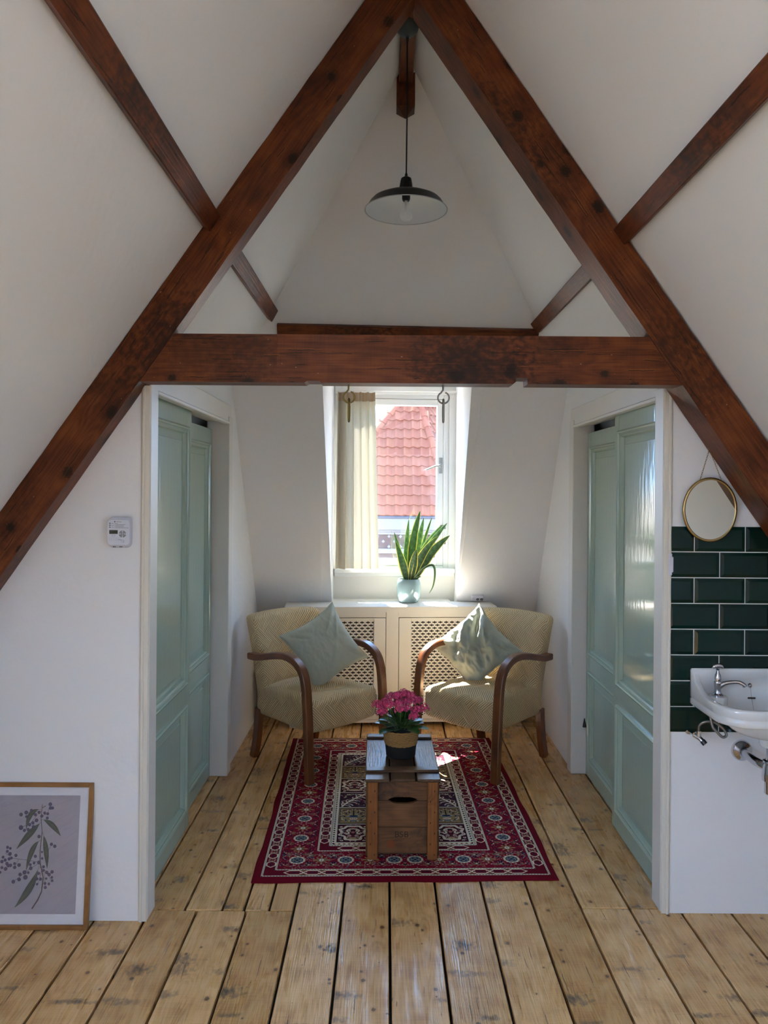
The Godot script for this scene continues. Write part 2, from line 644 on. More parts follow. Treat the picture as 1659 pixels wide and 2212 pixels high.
func build_shell() -> void:
	roof_slope("ceiling", -1.0)
	roof_slope("ceiling", 1.0)
	# walls that stand on the floor beside the opening
	var s := mk()
	var wl := -0.9
	prism(s, PackedVector2Array([Vector2(-2.5, 0), Vector2(wl, 0), Vector2(wl, RIDGE - PITCH * (XC - wl) + 0.03), Vector2(-2.5, 0.03)]), -2.965, -2.87)
	structure("wall_front_left", s, M.plaster)
	s = mk()
	var wr := 1.08
	prism(s, PackedVector2Array([Vector2(wr, 0), Vector2(2.68, 0), Vector2(2.68, 0.03), Vector2(wr, RIDGE - PITCH * (wr - XC) + 0.03)]), -3.045, -2.95)
	structure("wall_front_right", s, M.plaster)
	# side walls of the alcove with their door openings
	s = mk()
	box(s, Vector3(-1.0, 2.0, -4.35), Vector3(-0.905, 2.45, -2.9))
	box(s, Vector3(-1.0, 0, -6.0), Vector3(-0.905, 1.2, -5.15))
	box(s, Vector3(-1.0, 0, -5.15), Vector3(-0.905, 2.45, -4.35))
	structure("wall_left", s, M.plaster)
	s = mk()
	box(s, Vector3(1.08, 2.0, -4.43), Vector3(1.175, 2.45, -2.98))
	box(s, Vector3(1.08, 0, -6.0), Vector3(1.175, 1.2, -5.3))
	box(s, Vector3(1.08, 0, -5.3), Vector3(1.175, 2.45, -4.43))
	structure("wall_right", s, M.plaster)
	# the leaning back wall with the opening of the dormer
	s = mk()
	XF = BK
	var t := 0.14
	for r in [[-2.7, -0.50, -0.1, 3.72], [0.46, 2.7, -0.1, 3.72], [-0.50, 0.46, -0.1, 0.8], [-0.50, 0.46, 2.42, 3.72]]:
		var za := slope_z(r[2])
		var zb := slope_z(r[3])
		var p := PackedVector2Array([Vector2(za, r[2]), Vector2(zb, r[3]), Vector2(zb - t * 1.19, r[3]), Vector2(za - t * 1.19, r[2])])
		XF = BK * Transform3D(Basis(Vector3(0, 0, 1), Vector3(0, 1, 0), Vector3(-1, 0, 0)), Vector3.ZERO)
		prism(s, p, -r[1], -r[0])
	XF = Transform3D.IDENTITY
	structure("wall_back", s, M.plaster)
	# dormer: cheeks, ceiling, the wall under the window
	for side in [-1.0, 1.0]:
		s = mk()
		var x0: float = -0.505 if side < 0 else 0.503
		var off := -5.0 + (0.025 if side < 0 else -0.042)
		var p := PackedVector2Array([Vector2(-5.74, 0.55), Vector2(slope_z(0.55) + off, 0.55), Vector2(slope_z(2.5) + off, 2.5), Vector2(-5.74, 2.5)])
		XF = Transform3D(Basis(Vector3(0, 0, 1), Vector3(0, 1, 0), Vector3(-1, 0, 0)), Vector3.ZERO)
		prism(s, p, -(x0 + 0.125), -x0)
		XF = Transform3D.IDENTITY
		structure("wall_dormer_left" if side < 0 else "wall_dormer_right", s, M.plaster)
	s = mk()
	XF = BK
	box(s, Vector3(-0.6, 2.42, -0.71), Vector3(0.6, 2.54, slope_z(2.42) - 0.03))
	structure("ceiling", s, M.plaster)
	s = mk()
	XF = BW
	box(s, Vector3(-0.5, 0.3, -0.70), Vector3(0.47, 1.03, -0.60))
	structure("wall_under_window", s, M.trim)
	XF = Transform3D.IDENTITY
	# behind the camera
	s = mk()
	prism(s, PackedVector2Array([Vector2(-2.6, -0.1), Vector2(2.78, -0.1), Vector2(XC, RIDGE + 0.15)]), 2.6, 2.75)
	structure("wall_rear", s, M.plaster)

func plank(x0: float, x1: float, z0: float, z1: float, k: int, parent: Node, m: Material, rng: RandomNumberGenerator) -> void:
	var s := mk()
	G = Vector3(0, 0, 1)
	US = Vector2(1.0 / 0.2, 1.0 / 1.6)
	UO = Vector2(-x0 / 0.2 + rng.randf_range(-0.02, 0.02), rng.randf())
	var lift := rng.randf_range(-0.0012, 0.0)
	box(s, Vector3(x0, -0.025, z0), Vector3(x1, lift, z1), 0.0025)
	obj("plank", s, m, parent)

func build_floor() -> void:
	var rng := RandomNumberGenerator.new()
	rng.seed = 21
	var root := structure_node("floor")
	var s := mk()
	box(s, Vector3(-2.7, -0.12, -6.4), Vector3(2.9, -0.028, 2.75))
	obj("subfloor", s, M.void, root)
	var gap := 0.0046
	var xs := [-1.083, -0.895, -0.715, -0.526, -0.345, -0.16, 0.024, 0.21, 0.4, 0.584, 0.767, 0.955, 1.146]
	while xs[0] > -2.6:
		xs.push_front(xs[0] - rng.randf_range(0.182, 0.192))
	while xs[-1] < 2.75:
		xs.append(xs[-1] + rng.randf_range(0.182, 0.192))
	for i in xs.size() - 1:
		var j := -2.945 - (0.035 if xs[i] > 0.5 else 0.0)
		# the boards of the middle run on under the rug
		var through: bool = xs[i] > -0.36 and xs[i] < 0.75
		plank(xs[i] + gap, xs[i + 1] - gap, -6.3 if through else j, 2.6, i, root, M.floor[(i * 5 + 2) % 6], rng)
	var back := [-2.6, -1.5, -1.2, -0.93, -0.763, -0.62, -0.536, -0.44, -0.345]
	for i in back.size() - 1:
		if i == 7:
			plank(back[i] + gap, back[i + 1] - gap, -3.3, -2.952, 0, root, M.patch, rng)
			plank(back[i] + gap, back[i + 1] - gap, -6.3, -3.306, i, root, M.floor[4], rng)
		else:
			plank(back[i] + gap, back[i + 1] - gap, -6.3, -2.952, i, root, M.floor[(i * 5 + 1) % 6], rng)
	back = [0.767, 0.955, 1.15, 1.35, 1.6, 2.0, 2.75]
	for i in back.size() - 1:
		plank(back[i] + gap, back[i + 1] - gap, -6.3, -2.986, i, root, M.floor[(i * 5 + 3) % 6], rng)
	US = Vector2.ONE
	UO = Vector2.ZERO

func build_timber() -> void:
	# principal rafters: 14 cm deep, 9 cm thick
	for side in [-1.0, 1.0]:
		var s := mk()
		G = Vector3(side, -PITCH, 0).normalized()
		US = Vector2(1.0 / 0.5, 1.0 / 2.0)
		UO = Vector2(0.1 if side < 0 else 0.55, 0.0 if side < 0 else 0.43)
		var pitch := PITCH if side < 0 else 1.44
		var far := 1.9
		var deep := 0.24
		var poly := []
		var rng := RandomNumberGenerator.new()
		rng.seed = 5 if side < 0 else 6
		for i in 41:        # slightly waney edges
			var x: float = far * i / 40.0
			poly.append(Vector2(XC + side * x, RIDGE - pitch * x - (rng.randf() * 0.006 if i else 0.0)))
		for i in range(40, -1, -1):
			var x: float = far * i / 40.0
			poly.append(Vector2(XC + side * x, RIDGE - deep - pitch * x + (rng.randf() * 0.003 if i else 0.0)))
		prism(s, PackedVector2Array(poly), -2.869 if side < 0 else -2.935, -2.78)
		var o := obj("rafter", s, M.beam)
		tag(o, "thick dark brown rafter sloping down over the wall with the white alarm" if side < 0 else "thick dark brown rafter sloping down over the green tiles", "beam", "rafters of the roof truss")
	# collar beam between them
	var s2 := mk()
	G = Vector3(1, 0, 0)
	US = Vector2(1.0 / 0.5, 1.0 / 2.0)
	UO = Vector2(0.3, 0.2)
	var yb := 2.002
	var yt := 2.176
	var xin := func(y: float, side: float) -> float: return XC + side * (RIDGE - 0.24 - y) / (PITCH if side < 0 else 1.44)
	var nx := 0.465
	var pl := PackedVector2Array([Vector2(xin.call(yb, -1.0) + 0.002, yb), Vector2(-0.30, yb), Vector2(-0.29, yb + 0.006), Vector2(-0.245, yb + 0.006), Vector2(-0.24, yb), Vector2(nx - 0.012, yb), Vector2(nx, yb + 0.008), Vector2(nx, yb + 0.022), Vector2(nx + 0.042, yb + 0.022), Vector2(nx + 0.042, yb), Vector2(xin.call(yb, 1.0) - 0.002, yb), Vector2(xin.call(yt, 1.0) - 0.002, yt), Vector2(xin.call(yt, -1.0) + 0.002, yt)])
	prism(s2, pl, -2.87, -2.778)
	tag(obj("collar_beam", s2, M.beam), "horizontal reddish brown collar beam with a small notch below", "beam")
	# purlins: boards that lie along the roof slopes
	var a := atan(PITCH)
	for side in [-1.0, 1.0]:
		var x: float = -0.652 if side < 0 else 0.858
		var y: float = RIDGE - (PITCH if side < 0 else 1.427) * absf(x - XC)
		XF = Transform3D(Basis(Vector3(side * cos(a), -sin(a), 0), Vector3(side * sin(a), cos(a), 0), Vector3(0, 0, side)), Vector3(x, y, 0))
		for part in 2:
			var za: float = [-4.34 if side < 0 else -4.38, -2.785][part]
			var zb: float = [-2.9 if side < 0 else -2.95, 2.6][part]
			var s := mk()
			G = Vector3(0, 0, 1)
			UO = Vector2(0.2 * part, 0.3 * part + 0.1)
			box(s, Vector3(-0.035, -0.032, minf(za * side, zb * side)), Vector3(0.035, -0.0005, maxf(za * side, zb * side)), 0.003)
			var o := obj("purlin", s, M.beam)
			tag(o, ["short narrow brown purlin behind the truss above the door opposite the tiled wall" if side < 0 else "short narrow brown purlin behind the truss above the door beside the tiles", "long narrow brown purlin on the slope above the white alarm" if side < 0 else "long narrow brown purlin on the slope above the round mirror"][part], "beam", "purlins on the roof slopes")
	# the purlin across the back slope
	var b := atan(1.0 / 0.645)
	XF = BK * Transform3D(Basis(Vector3(1, 0, 0), Vector3(0, sin(b), cos(b)), Vector3(0, -cos(b), sin(b))), Vector3(0, 2.515, slope_z(2.515)))
	s2 = mk()
	G = Vector3(1, 0, 0)
	UO = Vector2(0.6, 0.5)
	box(s2, Vector3(-0.745, -0.032, 0.0005), Vector3(0.735, 0.032, 0.035), 0.003)
	tag(obj("purlin", s2, M.beam), "dark brown purlin running across the leaning back wall", "beam", "purlins on the roof slopes")
	XF = Transform3D.IDENTITY
	# ridge beam with the pointed post end that hangs at its far end
	s2 = mk()
	G = Vector3(0, 0, 1)
	UO = Vector2(0.1, 0.8)
	var ridge := thing("ridge_beam", "dark ridge beam with a pointed post end behind the lamp", "beam", Vector3(0.078, 3.4, -3.7))
	box(s2, Vector3(-0.033, 0.15, -0.040), Vector3(0.033, 0.31, 0.80), 0.003)
	obj("beam", s2, M.beam, ridge)
	s2 = mk()
	G = Vector3(0, 1, 0)
	var w := 0.044
	var c := [Vector3(-w, 0.045, w), Vector3(w, 0.045, w), Vector3(w, 0.045, -w), Vector3(-w, 0.045, -w)]
	var top := 0.25
	for k in 4:
		var l := (k + 1) % 4
		quad(s2, c[k], c[l], c[l] + Vector3(0, top - 0.045, 0), c[k] + Vector3(0, top - 0.045, 0))
		tri(s2, Vector3.ZERO, c[l], c[k])
	quad(s2, c[0] + Vector3(0, top - 0.045, 0), c[1] + Vector3(0, top - 0.045, 0), c[2] + Vector3(0, top - 0.045, 0), c[3] + Vector3(0, top - 0.045, 0))
	obj("post_end", s2, M.beam, ridge)
	US = Vector2.ONE
	UO = Vector2.ZERO

# a panelled leaf in the xy plane, its face at z = 0
func door_leaf(called: String, at: Vector3, turn: float, w: float, h: float) -> Node3D:
	var o := structure_node(called, at, turn)
	var st := 0.072
	var y := [0.008, 0.10, 0.60, 0.70, h - 0.085, h]
	var s: SurfaceTool
	for x in [0.0, w - st]:
		s = mk()
		box(s, Vector3(x, y[0], -0.04), Vector3(x + st, h, 0.0), 0.003)
		obj("stile", s, M.sage, o)
	for k in [0, 2, 4]:
		s = mk()
		box(s, Vector3(st, y[k], -0.04), Vector3(w - st, y[k + 1], -0.0004), 0.001)
		obj("rail", s, M.sage, o)
	for k in [1, 3]:
		var r := Rect2(st, y[k], w - 2 * st, y[k + 1] - y[k])
		s = mk()
		moulding(s, r, [Vector2(-0.004, 0.0), Vector2(-0.004, 0.008), Vector2(0.004, 0.013), Vector2(0.010, 0.010), Vector2(0.013, 0.003), Vector2(0.020, 0.004), Vector2(0.026, -0.002), Vector2(0.031, -0.016)])
		obj("moulding", s, M.sage, o)
		s = mk()
		var f := r.grow(-0.028)
		moulding(s, f, [Vector2(0, -0.016), Vector2(0.036, -0.013), Vector2(0.038, -0.009)])
		var g := f.grow(-0.038)
		quad(s, Vector3(g.position.x, g.position.y, -0.009), Vector3(g.end.x, g.position.y, -0.009), Vector3(g.end.x, g.end.y, -0.009), Vector3(g.position.x, g.end.y, -0.009))
		quad(s, Vector3(f.position.x, f.position.y, -0.03), Vector3(f.position.x, f.end.y, -0.03), Vector3(f.end.x, f.end.y, -0.03), Vector3(f.end.x, f.position.y, -0.03))
		obj("panel", s, M.sage, o)
	return o

func build_doors() -> void:
	door_leaf("door_1", Vector3(-0.933, 0, -2.972), PI / 2, 0.70, 1.985)
	door_leaf("door_2", Vector3(-0.978, 0, -3.60), PI / 2, 0.70, 1.945)
	door_leaf("door_3", Vector3(1.102, 0, -3.72), -PI / 2, 0.68, 1.985)
	door_leaf("door_4", Vector3(1.146, 0, -4.385), -PI / 2, 0.72, 1.945)
	# frames of the two door openings
	for side in [-1.0, 1.0]:
		var o := structure_node("trim_1" if side < 0 else "trim_2")
		var face: float = -0.882 if side < 0 else 1.062
		var back: float = -1.01 if side < 0 else 1.185
		var xa := minf(face, back)
		var xb := maxf(face, back)
		var zn: float = -2.874 if side < 0 else -2.954
		var zd: float = -2.968 if side < 0 else -3.048
		var zf: float = -4.312 if side < 0 else -4.388
		var s := mk()
		box(s, Vector3(xa, 0, zd), Vector3(xb, 2.02, zn), 0.004)
		obj("door_post", s, M.trim, o)
		s = mk()
		box(s, Vector3(xa, 0, zf - 0.09), Vector3(xb, 2.02, zf), 0.004)
		obj("door_post", s, M.trim, o)
		s = mk()
		var fa := -0.890 if side < 0 else 1.070
		box(s, Vector3(minf(fa, back), 1.992, zf - 0.09), Vector3(maxf(fa, back), 2.09, zn - 0.004), 0.004)
		obj("door_head", s, M.trim, o)
		s = mk()
		box(s, Vector3(minf(face, fa - 0.03 * side * -1.0), 1.978, zf), Vector3(maxf(face, fa + 0.03 * side), 1.992, zd), 0.003)
		obj("head_bead", s, M.trim, o)
		# moulded edge on the room side
		s = mk()
		var e0: float = face - 0.033 if side < 0 else face
		box(s, Vector3(e0, 0, zn + 0.0042), Vector3(e0 + 0.033, 2.0, zn + 0.011), 0.003)
		box(s, Vector3(e0 + (0.004 if side < 0 else 0.017), 0, zn + 0.010), Vector3(e0 + (0.016 if side < 0 else 0.029), 2.0, zn + 0.017), 0.004)
		obj("edge_bead", s, M.cream, o)

# ------------------------------------------------------------------ the dormer window
func build_window() -> void:
	# x, y, z below are in the frame of the back of the room
	var w := structure_node("window_1")
	w.transform = BW
	var s := mk()
	var z0 := -0.66
	var z1 := -0.595
	box(s, Vector3(-0.46, 1.02, z0), Vector3(-0.40, 2.45, z1), 0.003)
	box(s, Vector3(0.335, 1.02, z0), Vector3(0.425, 2.45, z1), 0.003)
	box(s, Vector3(-0.40, 2.275, z0), Vector3(0.335, 2.45, z1), 0.003)
	box(s, Vector3(-0.40, 1.02, z0), Vector3(0.335, 1.062, z1), 0.003)
	# raised edge on the frame
	box(s, Vector3(0.372, 1.04, z1 - 0.002), Vector3(0.425, 2.32, z1 + 0.012), 0.003)
	box(s, Vector3(-0.46, 2.305, z1 - 0.002), Vector3(0.425, 2.33, z1 + 0.012), 0.003)
	obj("frame", s, M.window_white, w)
	s = mk()
	var a := z0 + 0.012
	var b := z1 + 0.006
	box(s, Vector3(-0.398, 1.064, a), Vector3(-0.345, 2.272, b), 0.003)
	box(s, Vector3(0.287, 1.064, a), Vector3(0.333, 2.272, b), 0.003)
	box(s, Vector3(-0.345, 2.228, a), Vector3(0.287, 2.272, b), 0.003)
	box(s, Vector3(-0.345, 1.064, a), Vector3(0.287, 1.112, b), 0.003)
	obj("sash", s, M.window_white, w)
	s = mk()
	box(s, Vector3(-0.347, 1.11, a + 0.018), Vector3(0.289, 2.23, a + 0.022))
	obj("pane", s, M.glass, w)
	s = mk()
	box(s, Vector3(-0.455, 1.012, -0.62), Vector3(0.42, 1.044, -0.545), 0.005)
	box(s, Vector3(-0.455, 0.985, -0.60), Vector3(0.42, 1.012, -0.575), 0.004)
	obj("ledge", s, M.window_white, w)
	# espagnolette with its lever
	s = mk()
	box(s, Vector3(0.300, 1.735, b), Vector3(0.326, 1.85, b + 0.008), 0.002)
	box(s, Vector3(0.304, 1.775, b + 0.006), Vector3(0.323, 1.812, b + 0.03), 0.003)
	tube(s, [Vector3(0.313, 1.793, b + 0.028), Vector3(0.27, 1.787, b + 0.03), Vector3(0.20, 1.758, b + 0.032)], [0.008, 0.007, 0.006], 10)
	obj("handle", s, mat(Color(0.62, 0.62, 0.60), 0.5, 0.6), w)
	s = mk()
	tube(s, [Vector3(0.338, 1.10, b + 0.006), Vector3(0.338, 2.24, b + 0.006)], 0.005, 8)
	obj("lock_rod", s, M.window_white, w)
	for y in [1.22, 1.33]:
		s = mk()
		box(s, Vector3(0.312, y, b), Vector3(0.352, y + 0.03, b + 0.012), 0.002)
		obj("lock_keeper", s, M.steel, w)

	# curtain with a gathered heading, pushed to one side
	var cur := thing("curtain", "cream linen curtain gathered at one side of the dormer window", "curtain", BW * Vector3(-0.31, 1.045, -0.53), deg_to_rad(4.0))
	var cloth := mat(Color(0.90, 0.87, 0.79), 0.9)
	cloth.backlight_enabled = true
	cloth.backlight = Color(0.30, 0.30, 0.275)
	cloth.normal_enabled = true
	var wv := Image.create_from_data(256, 256, false, Image.FORMAT_L8, grain(256, 256, 1, 4, 61, 0.12, 2))
	wv.convert(Image.FORMAT_RGBA8)
	wv.bump_map_to_normal_map(3.0)
	cloth.normal_texture = ImageTexture.create_from_image(wv)
	cloth.normal_scale = 0.4
	triplanar(cloth, 8.0)
	var lining := mat(Color(0.78, 0.74, 0.66), 0.9)
	lining.backlight_enabled = true
	lining.backlight = Color(0.12, 0.12, 0.105)
	var tape := mat(Color(0.74, 0.65, 0.54), 0.9)
	tape.backlight_enabled = true
	tape.backlight = Color(0.18, 0.15, 0.12)
	var height := 1.265
	var fold := func(u: float, v: float) -> Vector3:       # u along the width, v upwards
		var top := Vector2(-0.142, 0.125)
		var low := Vector2(-0.150, 0.160)
		var x := lerpf(lerpf(low.x, low.y, u), lerpf(top.x, top.y, u), v)
		var deep := (0.021 + 0.008 * v) * sin(u * TAU * 5.0 + 0.7 * sin(v * 3.0)) + 0.008 * sin(u * TAU * 11.0 + 1.0 + v)
		return Vector3(x + 0.012 * sin(u * TAU * 5.0 + 1.3), v * height + 0.004 * sin(u * 20.0) * (1.0 - v), deep * (0.65 + 0.35 * v) + 0.012)
	for part in [["lining", 0.0, 0.30, 0.0, 0.955, lining], ["cloth", 0.30, 1.0, 0.0, 0.955, cloth], ["heading", 0.0, 1.0, 0.95, 1.0, tape]]:
		s = mk(1)
		var n := int(110 * (part[2] - part[1]))
		var rows := 24 if part[0] != "heading" else 3
		for i in n:
			for j in rows:
				var q := []
				for k in [[0, 0], [1, 0], [1, 1], [0, 1]]:
					var p: Vector3 = fold.call(lerpf(part[1], part[2], float(i + k[0]) / n), lerpf(part[3], part[4], float(j + k[1]) / rows))
					if part[0] == "heading":
						p.z += 0.003
					q.append(p)
				quad(s, q[0], q[1], q[2], q[3])
		obj(part[0], s, part[5], cur)
	s = mk()
	XF = BW
	tube(s, [Vector3(-0.455, 2.322, -0.515), Vector3(-0.12, 2.322, -0.515), Vector3(0.42, 2.322, -0.515)], 0.005, 8)
	XF = Transform3D.IDENTITY
	tag(obj("curtain_rod", s, M.window_white), "thin white curtain rod across the top of dormer window", "rod")

# ------------------------------------------------------------------ the house across the street
func build_neighbour() -> void:
	var rng := RandomNumberGenerator.new()
	rng.seed = 3
	var h := thing("street_house", "brick house with an orange pantiled hip roof seen through the window", "house", Vector3(0, -6.0, -18.2))
	var to := func(p: Vector3) -> Vector3: return p - Vector3(0, -6.0, -18.2)
	var tiles := []
	for c in [Color(0.45, 0.235, 0.165), Color(0.47, 0.255, 0.18), Color(0.435, 0.225, 0.16), Color(0.46, 0.25, 0.17)]:
		tiles.append(mat(c, 0.85))
		tiles[-1].metallic_specular = 0.2
	# front slope: eaves at z -18, rising at 60 degrees
	var eave := Vector3(0, 0.98, -18.0)
	var up := Vector3(0, sin(deg_to_rad(60)), -cos(deg_to_rad(60)))
	var out := Vector3(0, cos(deg_to_rad(60)), sin(deg_to_rad(60)))
	var left := func(t: float) -> float: return lerpf(-1.95, 0.36, t / 3.3)
	var right := func(t: float) -> float: return lerpf(1.60, 0.82, t / 3.3)
	# one pantile: a wave across, rolled over at its right edge
	var row := 0.27
	var pitch := 0.208
	var s := mk(1)
	var n := 10
	var prof := []
	for i in n + 1:
		var u := float(i) / n
		prof.append(Vector2((u - 0.5) * (pitch + 0.012), 0.052 * (0.5 - 0.5 * cos(u * TAU * 0.92 + 2.6))))
	for i in n:
		var a: Vector2 = prof[i]
		var b: Vector2 = prof[i + 1]
		quad(s, Vector3(a.x, 0, a.y + 0.05), Vector3(b.x, 0, b.y + 0.05), Vector3(b.x, row + 0.05, b.y + 0.004), Vector3(a.x, row + 0.05, a.y + 0.004))
		s.set_smooth_group(2)
		quad(s, Vector3(a.x, 0, a.y), Vector3(b.x, 0, b.y), Vector3(b.x, 0, b.y + 0.05), Vector3(a.x, 0, a.y + 0.05))
		s.set_smooth_group(1)
	s.generate_normals()
	var tile_mesh := s.commit()
	var roof := Node3D.new()
	roof.name = "roof"
	h.add_child(roof)
	var bas := Basis(Vector3(1, 0, 0), up, out)
	for r in 13:
		var t := r * row
		var x0: float = left.call(t + 0.1)
		var x1: float = right.call(t + 0.1)
		var k0 := int(floor(x0 / pitch))
		for k in range(k0, int(ceil(x1 / pitch))):
			var x := (k + 0.5) * pitch
			if x < x0 or x > x1:
				continue
			var o := put_mesh("roof_tile", tile_mesh, tiles[rng.randi() % 4], roof)
			o.transform = Transform3D(bas, to.call(eave + Vector3(x, 0, 0) + up * t))
	# the slope round the corner
	var hip0 := eave + Vector3(1.60, 0, 0)
	var hip1 := eave + Vector3(0.82, 0, 0) + up * 3.3
	var ur := (hip1 - hip0).normalized()
	var back := Vector3(0.55, 0, -0.83).normalized()
	var nr := ur.cross(back).normalized() * -1.0
	if nr.x < 0:
		nr = -nr
	var upr := back.cross(nr).normalized()
	if upr.y < 0:
		upr = -upr
	for r in 13:
		for k in 6:
			var p: Vector3 = hip0 + ur * (r * 0.27) + back * (0.15 + k * pitch)
			var o := put_mesh("roof_tile", tile_mesh, tiles[rng.randi() % 4], roof)
			o.transform = Transform3D(Basis(upr.cross(nr), upr, nr), to.call(p))
	# hip tiles: half-round, overlapping
	s = mk(1)
	var seg := 10
	for k in seg:
		var a0 := PI * k / seg
		var a1 := PI * (k + 1) / seg
		quad(s, Vector3(cos(a0) * 0.105, 0, sin(a0) * 0.105), Vector3(cos(a0) * 0.085, 0.36, sin(a0) * 0.085), Vector3(cos(a1) * 0.085, 0.36, sin(a1) * 0.085), Vector3(cos(a1) * 0.105, 0, sin(a1) * 0.105))
		s.set_smooth_group(2)
		quad(s, Vector3(cos(a0) * 0.105, 0, sin(a0) * 0.105), Vector3(cos(a1) * 0.105, 0, sin(a1) * 0.105), Vector3(cos(a1) * 0.08, 0, sin(a1) * 0.08), Vector3(cos(a0) * 0.08, 0, sin(a0) * 0.08))
		s.set_smooth_group(1)
	s.generate_normals()
	var hip_mesh := s.commit()
	for side in 2:
		var p0: Vector3 = eave + Vector3(-1.95 if side == 0 else 1.60, 0, 0)
		var p1: Vector3 = eave + Vector3(0.36 if side == 0 else 0.82, 0, 0) + up * 3.3
		var d := (p1 - p0).normalized()
		var q := (out - d * out.dot(d)).normalized()
		var len := (p1 - p0).length()
		for k in int(len / 0.32) + 1:
			var o := put_mesh("hip_tile", hip_mesh, tiles[(k * 3 + side) % 4], roof)
			o.transform = Transform3D(Basis(d.cross(q), d, q), to.call(p0 + d * (k * 0.32) + q * 0.01))
	# boards under the tiles
	s = mk()
	var e := to.call(eave - out * 0.02)
	tri(s, e + Vector3(-2.3, 0, 0), e + Vector3(2.0, 0, 0), e + up * 3.4 + Vector3(0.8, 0, 0))
	tri(s, e + Vector3(-2.3, 0, 0), e + up * 3.4 + Vector3(0.8, 0, 0), e + up * 3.4 + Vector3(0.36, 0, 0))
	tri(s, e + Vector3(2.0, 0, 0) * 0.8, e + Vector3(1.6, 0, 0) + back * 4.0, e + up * 3.3 + Vector3(0.82, 0, 0))
	tri(s, e + Vector3(1.6, 0, 0) + back * 4.0, e + up * 3.3 + Vector3(0.82, 0, 0) + back * 4.0, e + up * 3.3 + Vector3(0.82, 0, 0))
	tri(s, e + Vector3(-2.3, 0, 0), e + up * 3.4 + Vector3(0.36, 0, 0), e + Vector3(-2.3, 0, -6))
	obj("roof_boards", s, mat(Color(0.30, 0.20, 0.17), 0.9), h)
	# gutter, cornice, frieze and brickwork
	s = mk()
	box(s, to.call(Vector3(-3.2, 0.93, -18.1)), to.call(Vector3(3.0, 0.985, -17.95)), 0.02)
	obj("gutter", s, mat(Color(0.17, 0.19, 0.25), 0.8), h)
	var paint := mat(Color(0.40, 0.39, 0.40), 0.8)
	paint.metallic_specular = 0.2
	s = mk()
	box(s, to.call(Vector3(-3.2, 0.66, -18.3)), to.call(Vector3(3.0, 0.93, -17.99)), 0.01)
	box(s, to.call(Vector3(-3.2, 0.61, -18.3)), to.call(Vector3(3.0, 0.66, -18.04)), 0.01)
	obj("cornice", s, paint, h)
	s = mk()
	box(s, to.call(Vector3(-3.2, 0.545, -18.3)), to.call(Vector3(3.0, 0.61, -18.10)), 0.01)
	box(s, to.call(Vector3(-3.2, 0.10, -18.3)), to.call(Vector3(3.0, 0.21, -18.08)), 0.01)
	obj("stone_band", s, paint, h)
	var brick := Image.create(256, 256, false, Image.FORMAT_RGB8)
	brick.fill(Color(0.25, 0.215, 0.22))
	for r in 16:
		for k in 5:
			var v := rng.randf_range(-0.05, 0.05)
			brick.fill_rect(Rect2i(k * 64 - 64 + (32 if r % 2 else 0) + 1, r * 16 + 1, 62, 13), Color(0.235 + v * 0.4, 0.145 + v * 0.4, 0.15 + v * 0.4))
	var bm := tex_mat(brick, 0.9)
	bm.metallic_specular = 0.15
	s = mk()
	G = Vector3(0, 1, 0)
	US = Vector2(1, -1)
	box(s, to.call(Vector3(-3.2, -6.0, -22.0)), to.call(Vector3(3.0, 0.62, -18.15)))
	US = Vector2.ONE
	obj("wall", s, bm, h)
	for k in 7:
		var x := -1.15 + k * 0.27
		s = mk()
		for p in [Vector2(x, 0.38), Vector2(x + 0.135, 0.50), Vector2(x + 0.135, 0.26)]:
			var r := 0.04
			var c: Vector3 = to.call(Vector3(p.x, p.y, -18.16))
			prism(s, PackedVector2Array([Vector2(c.x - r, c.y), Vector2(c.x, c.y - r), Vector2(c.x + r, c.y), Vector2(c.x, c.y + r)]), c.z, c.z + 0.05)
		obj("diamond_ornament", s, paint, h)
	for k in 4:
		s = mk()
		var x := -1.3 + k * 0.75
		box(s, to.call(Vector3(x, 0.23, -18.2)), to.call(Vector3(x + 0.03, 0.53, -18.11)))
		obj("frieze_strip", s, bm, h)

